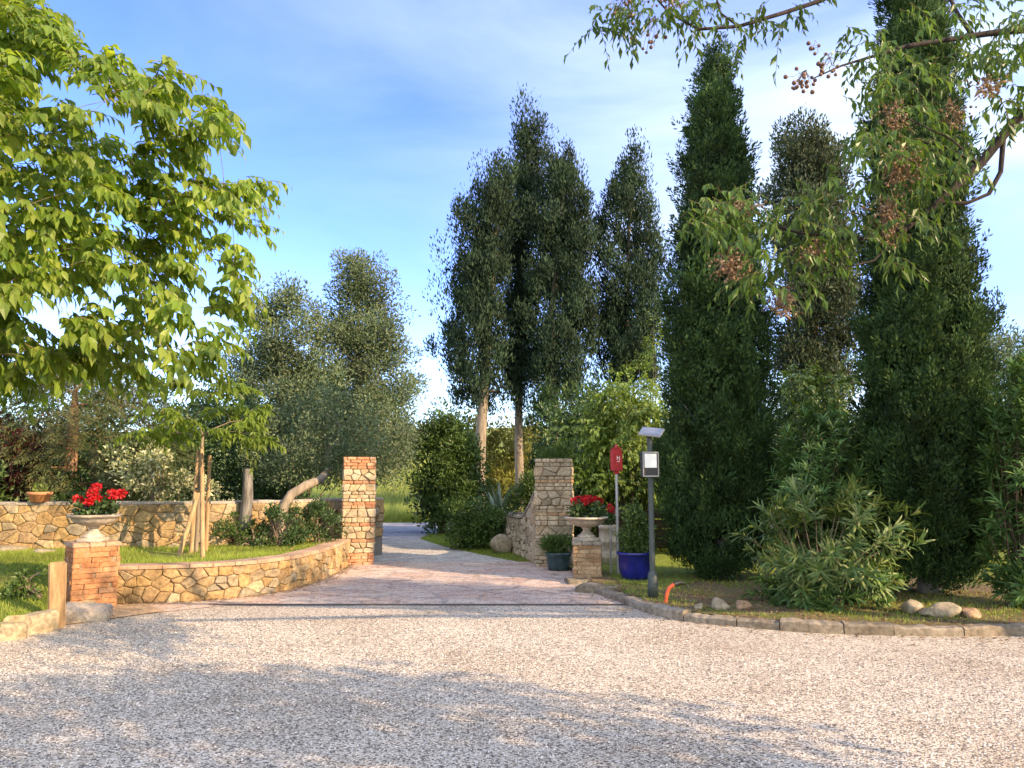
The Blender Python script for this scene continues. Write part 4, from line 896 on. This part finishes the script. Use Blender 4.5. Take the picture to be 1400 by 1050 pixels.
def f3(t):
    mb = MB(); C = np.array([(c3[0] + rs.uniform(-.1, .12), 14.0 + rs.uniform(-.1, .1), .80 + rs.uniform(0, .16)) for _ in range(10)]); puffs(mb, C, .07, 40, .05, .04, T_LEAF); mb.build('foliage', M['geranium'], t)
    for q in ((.06, 0, 1.08), (.10, .04, 1.02)):
        mb = MB(); puffs(mb, np.array([(c3[0] + q[0], 14.0 + q[1], q[2])]), .065, 90, .035, .03, T_DIA, 0, 1); tube(mb, [(c3[0], 14, .75), (c3[0] + q[0], 14.0 + q[1], q[2])], .004, 4, 1); mb.build('flower_head', [M['petal'], M['geranium']], t)
pot('banded_planter', 'tall pale banded barrel planter with one red geranium behind the grey urn', c3, .09, [(a_ * .70, b_ * 1.06) for a_, b_ in ((0, 0), (.20, 0), (.215, .1), (.235, .11), (.235, .15), (.225, .16), (.24, .35), (.26, .36), (.26, .40), (.24, .41), (.225, .58), (.245, .59), (.245, .66), (.22, .66), (.21, .6), (0, .6))], M['urn_stone'], f3)
# stone blocks at the foot of the right pedestal
for i, (px, py, sz, rz, lb) in enumerate(((822, 812, (.62, .42, .12), -.35, 'broad flat stone step in front of the shaded pedestal'), (790, 800, (.34, .36, .09), .1, 'thin low stone step tucked below the shaded pedestal'))):
    mb = MB(); c = G(px, py); box(mb, (c[0], c[1] + .18, -.02), sz, rz, .02, 0, (0, 0), .01); tag(mb.build('stone_step', M['concrete']), lb, 'stone step')

# pole with the small red box
def red_box():
    Yp = 12.6; c = P(845, 764, Yp); x0 = c[0]; t = thing('red_post_box', 'small red metal box mounted on a thin grey pole', 'post box', (x0, Yp, .09))
    m1, nt1, b1 = mat0('red_paint', (.50, .03, .03), .45); m2, _, _ = mat0('galvanised', (.42, .42, .40), .5, .5); m3, _, _ = mat0('white_mark', (.78, .74, .70), .6)
    n = tex(nt1, scale=14, Detail=5.0); nt1.links.new(ramp(nt1, n.outputs[0], [(.3, (.36, .03, .03)), (.65, (.55, .04, .04))]), b1.inputs['Base Color'])
    ztop = P(845, 648, Yp)[2]; mb = MB(); tube(mb, [(x0, Yp, .05), (x0, Yp, ztop)], .026, 12); tube(mb, [(x0, Yp, 1.0), (x0, Yp, 1.12)], .036, 12); tube(mb, [(x0, Yp, .9), (x0, Yp, .93)], .033, 12); mb.build('pole', m2, t)
    mb = MB(); z0, z1 = P(845, 644, Yp)[2], P(845, 614, Yp)[2]; box(mb, (x0, Yp, z0), (.165, .13, z1 - z0), .35, .012); box(mb, (x0, Yp, z1), (.12, .10, .03), .35, .01)
    box(mb, (x0, Yp, z0 - .05), (.07, .07, .05), .35, .008); tube(mb, [(x0, Yp, z1 + .02), (x0, Yp, z1 + .075)], [.03, .018], 10)
    bx_ = mb.build('box', m1, t)
    mb = MB(); ca, sa = math.cos(.35), math.sin(.35)
    def q(u, v, w2, h2):
        cx, cy = x0 + ca * u + sa * .068, Yp + sa * u - ca * .068; box(mb, (cx, cy, v), (w2, .004, h2), .35)
    zz = (z0 + z1) / 2; q(-.022, zz, .009, .065); q(.022, zz, .009, .065); q(0, zz + .03, .04, .012); q(0, zz - .03, .05, .012)
    mb.build('white_mark', m3, bx_)
    mb = MB(); tube(mb, [(x0 - .11, Yp + .05, .05), (x0 - .11, Yp + .05, .86)], .016, 8); box(mb, (x0 - .055, Yp + .03, .78), (.12, .012, .012)); mb.build('brace', m2, t)
red_box()
def solar_lamp():
    c = G(893, 817, .09); x0, Y0 = c[0], c[1]; t = thing('solar_floodlight', 'dark green post with a floodlight head and a small solar panel on top', 'lamp post', (x0, Y0, .09))
    m1, nt1, b1 = mat0('green_paint', (.05, .065, .06), .5); m2, _, _ = mat0('black_plastic', (.03, .03, .03), .5); m3, _, b3 = mat0('lamp_panel', (.88, .88, .84), .25); m4, nt4, b4 = mat0('solar_cells', (.25, .27, .30), .15, .3)
    m5, _, _ = mat0('frame_grey', (.35, .34, .33), .5, .3)
    zt = P(893, 600, Y0)[2]; mb = MB(); tube(mb, [(x0, Y0, .05), (x0, Y0, zt)], [.038, .034], 14); lathe(mb, [(.0, 0), (.07, 0), (.068, .16), (.062, .30), (.042, .34)], (x0, Y0, .085), 14); mb.build('post', m1, t)
    hz0, hz1 = P(886, 652, Y0)[2], P(886, 618, Y0)[2]; hx = P(888, 640, Y0 - .1)[0]
    mb = MB(); R_ = .45; box(mb, (hx, Y0 - .10, hz0), (.26, .055, hz1 - hz0), R_, .014); 
    for k in range(-4, 5): box(mb, (hx + math.cos(R_) * k * .026 - math.sin(R_) * .0 + -.03 * -math.sin(R_), Y0 - .10 + math.sin(R_) * k * .026 + .04, hz0 + .04), (.006, .04, hz1 - hz0 - .08), R_)
    hd = mb.build('lamp_head', m2, t)
    H = hz1 - hz0; nx_, ny_ = math.sin(R_), -math.cos(R_)
    mb = MB()
    for (u, v, w2, h2) in ((-.118, 0, .016, H), (.118, 0, .016, H), (0, 0, .22, .018), (0, H - .018, .22, .018)): box(mb, (hx + math.cos(R_) * u + nx_ * .030, Y0 - .10 + math.sin(R_) * u + ny_ * .030, hz0 + v), (w2, .010, h2), R_, .002)
    mb.build('bezel', m5, hd)
    mb = MB(); box(mb, (hx + nx_ * .0275, Y0 - .10 + ny_ * .0275, hz0 + H * .36), (.19, .006, H * .56), R_, .002); mb.build('light_panel', m3, hd)
    mb = MB(); box(mb, (x0, Y0 - .05, hz0 + .12), (.05, .10, .05)); mb.build('bracket', m2, t); mb = MB(); box(mb, (x0, Y0, zt - .04), (.05, .05, .10)); mb.build('bracket', m2, t)
    mb = MB(); pz = P(890, 594, Y0)[2]; box(mb, (x0 + .02, Y0 - .02, pz + .02), (.30, .22, .02), -.5, .004, 0, (.5, .15)); pn = mb.build('solar_panel', m5, t)
    mb = MB(); box(mb, (x0 + .02 , Y0 - .02, pz + .0425), (.28, .20, .003), -.5, 0, 0, (.5, .15)); mb.build('solar_cells', m4, pn)
solar_lamp()
# orange tool with black handle lying in the bed
m1, _, _ = mat0('orange_plastic', (.62, .10, .03), .45); m2, _, _ = mat0('black_rubber', (.02, .02, .02), .6)
c = G(912, 824, .09); t = thing('garden_sprinkler', 'bent orange and black garden water pipe standing behind the kerb', 'garden pipe', (c[0], c[1], .09)); mb = MB()
tube(mb, [(c[0] - .02, c[1], .08), (c[0], c[1], .20), (c[0] + .03, c[1], .27), (c[0] + .09, c[1], .31)], [.022, .022, .024, .024], 10); mb.build('pipe', m1, t)
mb = MB(); tube(mb, [(c[0] + .09, c[1], .31), (c[0] + .17, c[1] + .02, .33), (c[0] + .22, c[1] + .03, .32)], [.026, .024, .018], 10); mb.build('nozzle', m2, t)
for i, (px, py, s_, mt, lb) in enumerate(((983, 832, (.13, .10, .09), 'rock', 'pale rock at the foot of the nearest cypress, next to a reddish one'), (1016, 832, (.13, .10, .10), 'red_rock', 'reddish rock beside the oleander and nearest cypress'), (1246, 838, (.17, .13, .12), 'rock', 'rounded darker rock at the left end of the row under the second cypress'),
        (1268, 842, (.12, .10, .08), 'rock', 'small squat rock second in the row under the second cypress'), (1294, 843, (.17, .12, .11), 'rock', 'pale angular rock in the middle of the row under the second cypress'), (1326, 844, (.15, .11, .09), 'red_rock', 'low rock at the right end of the row under the second cypress'), (955, 832, (.08, .06, .05), 'rock', 'smallest stone in the bed behind the kerb near the orange pipe'))):
    c = G(px, py, .09); mb = MB(); rock(mb, (c[0], c[1], .09 + s_[2] * .4), s_, 2.3 * i + 1, i * .7); tag(mb.build('rock', M[mt]), lb, 'rock')
# dark board fence far behind the blue pot
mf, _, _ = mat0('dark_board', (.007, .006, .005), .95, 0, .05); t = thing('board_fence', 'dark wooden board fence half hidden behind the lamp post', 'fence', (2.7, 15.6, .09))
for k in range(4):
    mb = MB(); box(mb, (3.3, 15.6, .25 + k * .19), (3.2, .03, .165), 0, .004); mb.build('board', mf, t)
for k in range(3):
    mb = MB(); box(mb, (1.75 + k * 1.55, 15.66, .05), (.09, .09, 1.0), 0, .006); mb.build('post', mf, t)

# --- the two near cypresses
def near_cypress(label, sp, Y, tx, seed, n=1500):
    sp = [(y_, a_ + 5, b_ - 7) if b_ - a_ > 60 else (y_ + 12, a_, b_) for y_, a_, b_ in sp]; gz = .09; base = P(tx, pyof(Y, gz), Y); t = thing('cypress_tree', label, 'cypress', (base[0], Y, gz), 'dense near cypresses')
    mb = MB(); top = min(s[0] for s in sp); xt = interp(sp, top); tube(mb, [(base[0], Y, 0), (base[0], Y, .5), P((sp[3][1] + sp[3][2]) / 2, sp[3][0], Y), P((xt[0] + xt[1]) / 2, top + 25, Y)], [.17, .14, .08, .02], 10, 0, .1)
    C, od = blob(sp, Y, 40, .3); 
    for q in C: tube(mb, [(base[0], Y, max(.3, q[2] - .7)), q], [.03, .012], 5)
    mb.build('trunk', M['bark_grey'], t)
    # feathery upright sprays over a lumpy shell
    ng = n // 7; C, od = blob(sp, Y, ng, .84); rep = 8
    a = np.arctan2(od[:, 1], od[:, 0]); q_ = [interp(sp, pyof(Y, z_)) for z_ in C[:, 2]]; hw_ = np.array([(b_ - a_) / 2 / FPX * Y for a_, b_ in q_]); lump = rs.uniform(-.32, .10, ng) * np.minimum(1, hw_ / .8); C = C + od * lump[:, None]; up0 = nrm(np.array((0, 0, 1.)) + od * .35 + rnd(ng) * .15)
    C = np.repeat(C, rep, 0) + rs.normal(size=(ng * rep, 3)) * np.array((.05, .05, .10)); od = np.repeat(od, rep, 0); up0 = np.repeat(up0, rep, 0)
    C2, od2 = blob(sp, Y, n // 2, .55); C = np.concatenate([C, C2]); od = np.concatenate([od, od2]); up0 = np.concatenate([up0, np.tile((0, 0, 1.), (len(C2), 1))])
    m = 44; k = len(C); D = nrm(up0 + rnd(k) * .42); Ls = rs.uniform(.20, .48, k)
    mb = MB(); tt = rs.rand(k, m) ; Cr = np.repeat(C, m, 0); Dr = np.repeat(D, m, 0); tv = tt.ravel(); r = .095 * (1 - tv) ** .6 * np.sqrt(rs.rand(k * m))
    ra = rnd(k * m); ra -= Dr * (ra * Dr).sum(1, keepdims=True); ra = nrm(ra)
    pos = Cr + Dr * (tv * np.repeat(Ls, m))[:, None] + ra * r[:, None]
    leaves(mb, pos, Dr * .9 + ra * .6 + rnd(k * m) * .2, ra * .5 + np.repeat(od, m, 0) * .65 + np.array((0, 0, .25)) + rnd(k * m) * .3, .072 * rs.uniform(.6, 1.3, k * m), .027, T_DIA)
    ss = sorted(sp); V = []; nz_ = 46; sg = 30     # dense inner twig mass
    for i in range(nz_):
        py = ss[0][0] + 25 + (ss[-1][0] - ss[0][0] - 75) * i / (nz_ - 1); xl, xr = interp(sp, py); q = P((xl + xr) / 2, py, Y); R_ = (xr - xl) / 2 / FPX * Y
        for g in range(sg):
            a = 2 * math.pi * g / sg; rr = R_ * (.48 + .16 * noise.noise(Vector((math.cos(a) * 2, math.sin(a) * 2, q[2] * 2.2 + seed))) + .08 * random.random()) * (0.25 if i in (0, nz_ - 1) else 1)
            V.append(q + np.array((rr * math.cos(a), rr * math.sin(a), random.uniform(-.04, .04))))
    mb.add(V, np.array([(i * sg + g, (i + 1) * sg + g, (i + 1) * sg + (g + 1) % sg, i * sg + (g + 1) % sg) for i in range(nz_ - 1) for g in range(sg)]), 0)
    mb.build('crown', M['cypress'], t)
near_cypress('dense dark conical cypress behind the lamp post, its whole tip in view', [(52, 978, 984), (100, 962, 998), (170, 944, 1014), (230, 932, 1022), (300, 926, 1030), (380, 918, 1042), (480, 912, 1052), (580, 910, 1058), (660, 906, 1058), (730, 910, 1052), (785, 930, 1040)], 12.2, 988, 1, 2900)
near_cypress('tall dark cypress with its tip above the frame, standing over the row of rocks', [(-60, 1238, 1258), (0, 1214, 1284), (60, 1206, 1294), (130, 1200, 1302), (230, 1194, 1316), (340, 1190, 1322), (450, 1186, 1334), (550, 1186, 1342), (640, 1188, 1346), (720, 1190, 1342), (800, 1205, 1330)], 10.6, 1272, 5, 3400)
plant('loose_cypress', 'open brownish green conifer standing between the two near cypresses', 'cypress', [(162, 1092, 1122), (200, 1062, 1135), (250, 1060, 1150), (320, 1066, 1165), (400, 1062, 1180), (470, 1066, 1178), (540, 1075, 1165), (600, 1080, 1150)], 18.5, .0, M['brown_cypress'], 620, .30, 125, .10, .04,
      T_DIA, M['bark_red'], updir=.7, stretch=1.4, shell=0, trunk=[(1115, 0, .18), (1115, 600, .15), (1112, 400, .09), (1106, 190, .02)], minz=1.5)
plant('broadleaf_shrub', 'leafy green bush between the cypresses above the oleander', 'shrub', [(505, 1085, 1150), (530, 1065, 1185), (600, 1060, 1195), (None, 1060, 1195)], 15.5, .09, M['evergreen_mid'], 170, .30, 72, .10, .055, T_LEAF, style='spray')
plant('hedge_shrub', 'deep green hedge bush at the back of the bed between the near cypresses', 'shrub', [(590, 1030, 1200), (620, 1000, 1230), (700, 1000, 1230), (768, 1020, 1220)], 19, .09, M['evergreen'], 170, .42, 100, .12, .055)
plant('hedge_shrub', 'deep green hedge bush at the back of the bed under the picture corner', 'shrub', [(560, 1310, 1460), (620, 1300, 1480), (768, 1300, 1480)], 19, .09, M['evergreen'], 150, .45, 100, .12, .055)
plant('hedge_shrub', 'dark hedge bush showing between the blue pot and nearest cypress', 'shrub', [(600, 880, 960), (650, 865, 1010), (700, 865, 1010), (752, 870, 1010)], 18, .09, M['evergreen'], 120, .38, 100, .11, .05)
plant('pale_bush', 'pale grey brown bushy tree top far off at the picture edge', 'tree', [(440, 1350, 1400), (470, 1335, 1440), (530, 1335, 1460), (600, 1335, 1460)], 27, 0, M['olive_grey'], 110, .5, 90, .14, .05, trunk=[(1385, 0, .12), (1385, 560, .09), (1380, 460, .03)], minz=1.8)
plant('small_cypress', 'small slim cypress just behind the tall near one', 'cypress', [(405, 1337, 1341), (440, 1330, 1350), (520, 1324, 1356), (640, 1320, 1360), (None, 1326, 1354)], 15, .09, M['cypress'], 160, .20, 110, .075, .025, updir=1.1, stretch=1.6)
plant('small_cypress', 'cypress half cut off by the picture edge behind the tall oleander', 'cypress', [(465, 1402, 1412), (500, 1394, 1420), (600, 1388, 1428), (None, 1390, 1424)], 17, .09, M['cypress'], 150, .24, 110, .085, .028, updir=1.1, stretch=1.6)

# --- oleanders: many stems, each ending in whorls of long narrow leaves
def oleander(label, sp, Y, bx_, n, mat, Ll=.15, Wd=.020, m=30, shell=.45):
    gz = .09; C, od = blob(sp, Y, n, shell, .9); base = P(bx_, pyof(Y, gz), Y); t = thing('oleander', label, 'oleander', (base[0], Y, gz), 'oleanders along the bed'); mb = MB(); S = []; D = []
    for q, o in zip(C, od):
        b = base + np.array((rs.normal() * .12, rs.normal() * .12, 0)); mid = b * .45 + q * .55 + np.array((0, 0, .15)); d = nrm(q - mid + o * .25 + np.array((0, 0, .12))); S.append(q); D.append(d)
    for i in range(0, len(S), 4): tube(mb, [base + rs.normal(size=3) * .06 * np.array((1, 1, 0)), base * .55 + S[i] * .45 + np.array((0, .10, .10)), S[i] - D[i] * .12], [.010, .007, .004], 5)
    mb.build('stems', M['bark'], t)
    S = np.array(S); D = np.array(D); k = len(S); Sr = np.repeat(S, m, 0); Dr = np.repeat(D, m, 0); tv = rs.rand(k * m); ra = rnd(k * m); ra -= Dr * (ra * Dr).sum(1, keepdims=True); ra = nrm(ra)
    pos = Sr - Dr * (tv * .26)[:, None]; d = Dr * (.75 - .6 * tv)[:, None] + ra * (.55 + .4 * tv)[:, None] + np.array((0, 0, -.12))
    mb = MB(); long_leaves(mb, pos, d, Dr + rnd(k * m) * .25, Ll * rs.uniform(.7, 1.2, k * m), Wd * 1.1); mb.build('leaves', mat, t)
oleander('wide oleander with pale leaf tips arching over the kerb between the cypresses', [(652, 1085, 1150), (675, 1060, 1215), (695, 1035, 1252), (730, 1012, 1264), (770, 1022, 1245), (810, 1050, 1215), (832, 1070, 1190)], 9.6, 1130, 118, M['oleander_pale'], .185, .024, 24, .6)
oleander('deep green oleander rising behind the wide pale tipped one', [(555, 1095, 1145), (590, 1062, 1182), (640, 1050, 1192), (690, 1045, 1192), (740, 1060, 1180)], 10.9, 1125, 230, M['oleander'], .17, .022, 32, .3)
oleander('low deep green oleander clump right behind the kerb', [(765, 1050, 1230), (800, 1025, 1215), (838, 1030, 1200)], 9.75, 1115, 90, M['oleander'], .17, .022, 26, .2)
oleander('tall oleander at the picture edge beside the second cypress', [(490, 1385, 1440), (530, 1362, 1460), (600, 1350, 1470), (680, 1345, 1480), (760, 1345, 1480), (820, 1360, 1460)], 9.4, 1405, 330, M['oleander'], .16, .022, 30, .35)

# --- melia: trunk out of frame on the right, boughs with hanging leaves and berries
def melia():
    tx, ty = 8.3, 6.4; t = thing('chinaberry_tree', 'chinaberry boughs with hanging leaves and berry clusters reaching in across the sky', 'tree', (tx, ty, 0))
    mb = MB(); trunk = [(tx, ty, -.05), (tx, ty, 1.6), (tx - .1, ty, 2.6)]; tube(mb, trunk, [.24, .19, .17], 12, 0, .06)
    e1 = P(1420, 38, 5.0); e2 = P(1420, 140, 4.6); e0 = P(1170, -30, 5.4)
    def br(p, r, k=6): tube(mb, p, [x_ * .78 for x_ in r], k, 0, .06)
    br([trunk[-1], (5.6, 5.2, 3.7), e2], [.14, .08, .05]); br([trunk[-1], (5.2, 5.0, 4.6), e1], [.12, .08, .035]); br([(5.2, 5.0, 4.6), (4.0, 5.2, 5.4), e0], [.07, .05, .028])
    br([e0, P(1125, 0, 5.4), P(1070, 18, 5.3), P(1010, 36, 5.3), P(955, 40, 5.2), P(915, 18, 5.2), P(890, -10, 5.2)], [.026, .022, .020, .016, .014, .010, .007])
    br([P(1010, 36, 5.3), P(985, 18, 5.3), P(975, -20, 5.3)], [.012, .010, .008])
    br([e1, P(1350, 46, 5.0), P(1290, 55, 5.0), P(1240, 63, 4.9), P(1190, 78, 4.9), P(1150, 90, 4.8), P(1110, 108, 4.8)], [.035, .028, .022, .018, .013, .009, .005])
    br([P(1330, 48, 5.0), P(1310, 20, 5.0), P(1285, -30, 5.0)], [.022, .018, .014])
    br([e2, P(1385, 168, 4.6), P(1340, 225, 4.6), P(1285, 275, 4.6), P(1240, 312, 4.6), P(1170, 328, 4.6), P(1090, 318, 4.6), P(1030, 300, 4.6)], [.05, .042, .034, .028, .020, .015, .010, .006])
    br([P(1372, 186, 4.6), P(1368, 235, 4.6), P(1352, 265, 4.6), P(1322, 278, 4.6), P(1285, 276, 4.6)], [.022, .018, .016, .014, .012])
    br([P(1240, 312, 4.6), P(1195, 356, 4.5), P(1120, 375, 4.5)], [.012, .008, .004]); br([P(1340, 225, 4.6), P(1290, 200, 4.7), P(1245, 190, 4.7)], [.014, .01, .006]); br([P(1340, 225, 4.6), P(1300, 190, 4.5), P(1215, 150, 4.5)], [.012, .008, .004])
    mb.build('trunk', M['bark_dark'], t)
    mb = MB()
    groups = [((870, 20), 5.2, 70, 20, 30), ((905, 12), 5.2, 45, 22, 16), ((948, 22), 5.2, 40, 24, 12), ((1022, 45), 5.3, 35, 18, 10), ((1050, 14), 5.3, 50, 18, 12), ((830, 45), 5.2, 26, 18, 8),
              ((1180, 75), 4.9, 60, 26, 18), ((1240, 90), 4.9, 60, 50, 26), ((1225, 150), 4.6, 50, 50, 34), ((1250, 210), 4.6, 60, 50, 40), ((1190, 190), 4.6, 40, 60, 22), ((1350, 85), 4.8, 50, 26, 16), ((1385, 40), 4.8, 40, 40, 22), ((1375, 150), 4.6, 40, 25, 14),
              ((1300, 230), 4.6, 50, 50, 22), ((1230, 300), 4.6, 60, 40, 20), ((1160, 260), 4.6, 50, 30, 16), ((1090, 290), 4.6, 60, 30, 30), ((1010, 280), 4.6, 55, 30, 34), ((960, 300), 4.6, 40, 20, 18), ((1040, 320), 4.6, 60, 30, 26), ((1130, 330), 4.5, 50, 30, 16), ((1040, 385), 4.5, 30, 22, 12), ((1085, 365), 4.5, 40, 20, 12), ((1232, 378), 4.5, 16, 14, 5), ((1160, 310), 4.6, 30, 30, 12), ((1330, 60), 4.9, 60, 40, 16), ((1395, 100), 4.8, 30, 60, 16), ((1290, 20), 5, 60, 20, 14)]
    S = []
    for (cx, cy), Y, sx_, sy_, n in groups:
        for k in range(int(n * .95)): S.append(P(cx + rs.normal() * sx_ * .5, cy + rs.normal() * sy_ * .5 - 8, Y + rs.normal() * .22))
    tw = MB(); S = np.array(S); D = rnd(len(S)); D[:, 2] = D[:, 2] * .35 - .15; D = nrm(D)
    sprays(mb, S, D, rs.uniform(.14, .26, len(S)), 8, .078, .028, .75, .55, T_FOLD, 0, .8, True, .4, tw, .35); tw.build('twigs', M['young_bark'], t)
    # off-frame crown, real leaves further right and above
    C = np.array([(7.5 + rs.normal() * .9, 5.9 + rs.normal() * .5, 4.6 + rs.normal() * .55) for _ in range(170)]); C = C[(C[:, 0] > .74 * C[:, 1])]
    puffs(mb, C, .35, 70, .10, .045, T_FOLD, -.3, .5); mb.build('leaves', M['melia'], t)
    mb = MB()
    # berries: hanging clusters
    bm0 = bmesh.new(); bmesh.ops.create_icosphere(bm0, subdivisions=2, radius=1); bv = np.array([v.co[:] for v in bm0.verts]); bm0.verts.index_update(); bf = np.array([[v.index for v in f.verts] for f in bm0.faces]); bm0.free()
    def berries(mb, Q, r):
        n = len(Q); rr = r * rs.uniform(.75, 1.2, n); V = Q[:, None, :] + bv[None] * rr[:, None, None]; mb.add(V.reshape(-1, 3), (bf[None] + (np.arange(n) * len(bv))[:, None, None]).reshape(-1, 3), 0, True)
    for (cx, cy), Y, w2, h2, n, pick in (((1095, 112), 4.8, 20, 16, 22, 0), ((1128, 92), 4.8, 20, 14, 14, 0), ((890, 45), 5.2, 22, 24, 10, 0), ((845, 15), 5.2, 20, 16, 12, 0), ((1112, 68), 4.8, 10, 6, 5, 0)):
        Q = np.array([P(cx + rs.normal() * w2 * .6, cy + rs.normal() * h2 * .6, Y + rs.normal() * .05) for _ in range(n)]); berries(mb, Q, .0135)
        top = P(cx + 6, cy - h2, Y)
        for q in Q: tube(mb, [top, (top + q) / 2 + rs.normal(size=3) * .02, q], .0016, 3, 1)
        mb.build('berry_cluster', [M['berry'], M['bark']], t); mb = MB()
    for (cx, cy), Y, w2, h2, n in (((1000, 365), 4.5, 26, 16, 120), ((1072, 415), 4.5, 16, 16, 90), ((1235, 228), 4.5, 26, 26, 150), ((1215, 300), 4.5, 16, 30, 120), ((1225, 160), 4.5, 22, 16, 60), ((1345, 120), 4.6, 22, 14, 50), ((1010, 285), 4.5, 26, 10, 50), ((1115, 345), 4.5, 26, 16, 50), ((915, 2), 5.1, 20, 8, 40), ((1310, 160), 4.6, 24, 16, 40)):
        Q = np.array([P(cx + rs.normal() * w2 * .55, cy + rs.normal() * h2 * .55, Y + rs.normal() * .07) for _ in range(n)]); berries(mb, Q, .0085)
        puffs(mb, Q[::4], .03, 6, .035, .012, T_DIA, 0, 1)
        top = P(cx, cy - h2, Y)
        for q in Q[::3]: tube(mb, [top, (top + q) / 2 + rs.normal(size=3) * .02, q], .0016, 3, 0)
        mb.build('berry_cluster', M['dry_berry'], t); mb = MB()
melia()

# --- trees outside the frame behind the camera's right side: they shade the yard
def yard_tree(label, c, R, zc, h, n, seed, trunk=True, group='trees beside the yard'):
    r = np.random.RandomState(seed); t = thing('yard_tree', label, 'tree', (c[0], c[1], 0), group); q = nrm(r.normal(size=(n, 3))) * (r.rand(n, 1) ** .33) * np.array((R[0], R[1], h)); C = q + np.array((c[0], c[1], zc))
    mb = MB(); skeleton(mb, [(c[0], c[1], -.05), (c[0], c[1], zc * .5), (c[0], c[1], zc)], [.2, .16, .08], C[:60], .02, 5, zc * .3); mb.build('trunk', M['bark'], t)
    mb = MB(); puffs(mb, C, .45, 55, .14, .08, T_DIA, 0, .5); mb.build('crown', M['evergreen_mid'], t)
yard_tree('broad garden tree standing beside the yard behind the viewpoint', (7.3, .05), (2.3, 1.3), 4.3, 1.5, 100, 1)
yard_tree('second garden tree further back beside the yard', (5.4, -2.2), (2.2, 1.6), 4.4, 1.6, 85, 2)

# ------------------------------------------------------------------ grasses, pebbles
def scatter_grass():
    pts = np.array([(rs.uniform(.9, 9), rs.uniform(7.6, 19)) for _ in range(60000)])
    pl = [tuple(KP.at(u)[0] - KP.at(u)[2] * .19) for u in np.linspace(.3, KP.len, 40)] + [(12, 20), (1.0, 20), (1.1, 14), (1.5, 12)]
    k = in_poly(pts[:, 0], pts[:, 1], pl) & (patchy(pts[:, 0], pts[:, 1]) + np.where(pts[:, 1] > 12, 1.6, 0) + rs.normal(size=len(pts)) * .7 > .2); pts = pts[k]
    mb = MB(); blades(mb, np.column_stack([pts, np.full(len(pts), .09)]), .05, .009); tag(mb.build('bed_grass', M['grass']), 'patchy short grass over the planted bed behind the kerb', 'grass', kind='stuff')
    n = 26000; x = rs.uniform(-3.4, 2.5, n); y = rs.uniform(15.2, 23, n); k = ~in_poly(x, y, [tuple(p_) for p_ in dr]) & (x > -2.9); x, y = x[k], y[k]
    mb = MB(); blades(mb, np.column_stack([x, y, np.zeros(len(x))]), .06, .012); tag(mb.build('verge_grass', M['grass']), 'short grass on the verge inside the bend of the drive', 'grass', kind='stuff')
    n = 60000; y = 29.2 + rs.rand(n) ** 1.7 * 55; x = -8 + rs.rand(n) * 14 + (rs.rand(n) - .5) * y * .25; mb = MB()
    blades(mb, np.column_stack([x, y, hill(x, y)]), .55, .035, 0, .22); tag(mb.build('field_grass', M['field_grass']), 'tall yellow green grass on the field across the road', 'grass', kind='stuff')
scatter_grass()
plant('field_bush', 'olive bush on the field slope just right of the left gate pillar top', 'bush', [(622, 585, 610), (635, 570, 640), (655, 568, 650)], 75, 4, M['golden'], 90, 1.1, 60, .4, .2)
def pebbles():
    n = 52000; y = 3.6 + rs.rand(n) ** .8 * 5.6; x = (rs.rand(n) - .5) * 2 * y * .78
    ok = (y < 7.4) | ((x > -4.6) & (x < 2)); x, y = x[ok], y[ok]; n = len(x)
    T = np.array(((1, 0, 0), (.3, .8, 0), (-.8, .6, 0), (-.9, -.5, 0), (.2, -.9, 0), (.45, .1, .7), (-.3, .15, .8))); Fc = np.array(((0, 1, 5), (1, 2, 6), (1, 6, 5), (2, 3, 6), (3, 4, 6), (4, 5, 6), (4, 0, 5)))
    s = rs.uniform(.003, .0085, n); a = rs.uniform(0, 6.28, n); V = T[None] * s[:, None, None] * rs.uniform(.7, 1.2, (n, 1, 3)); ca, sa = np.cos(a)[:, None], np.sin(a)[:, None]
    V = np.stack([V[..., 0] * ca - V[..., 1] * sa + x[:, None], V[..., 0] * sa + V[..., 1] * ca + y[:, None], V[..., 2] + .004], 2)
    mb = MB(); mb.add(V.reshape(-1, 3), (Fc[None] + (np.arange(n) * 7)[:, None, None]).reshape(-1, 3)); tag(mb.build('loose_gravel', M['pebble']), 'loose crushed gravel chips scattered over the yard', 'gravel', kind='stuff')
pebbles()

def litter():
    mb = MB(); u = rs.rand(2600) * KP.len; o = rs.rand(2600) ** 1.4 * 2.4 + .12; P_ = []
    for a, b in zip(u, o):
        c, t, n = KP.at(a); P_.append((c[0] - n[0] * b, c[1] - n[1] * b, .10))
    u = rs.rand(260) * KP.len; 
    for a in u:
        c, t, n = KP.at(a); b = abs(rs.normal()) * .16 + .02; P_.append((c[0] + n[0] * b, c[1] + n[1] * b, .012))
    for k in range(900): q = G(rs.uniform(325, 450), rs.uniform(735, 758), .42); P_.append((q[0], q[1] + rs.rand() * .4, .445))
    for k in range(420): uu = rs.rand() * LW.len; c, t, n = LW.at(uu); b = abs(rs.normal()) * .09 + .03; P_.append((c[0] + n[0] * b, c[1] + n[1] * b, .022))
    P_ = np.array(P_); n = len(P_); d = rnd(n); d[:, 2] *= .15; leaves(mb, P_, d, np.array((0, 0, 1.)) + rnd(n) * .35, .055 * rs.uniform(.5, 1.3, n), .022, T_FOLD)
    tag(mb.build('leaf_litter', leafmat('litter', [(.22, .12, .05), (.30, .18, .08), (.14, .08, .04), (.36, .26, .13)], .1, .7, 2)), 'dry brown leaves littering the bed, the kerb and the foot of the walls', 'leaf litter', kind='stuff')
litter()
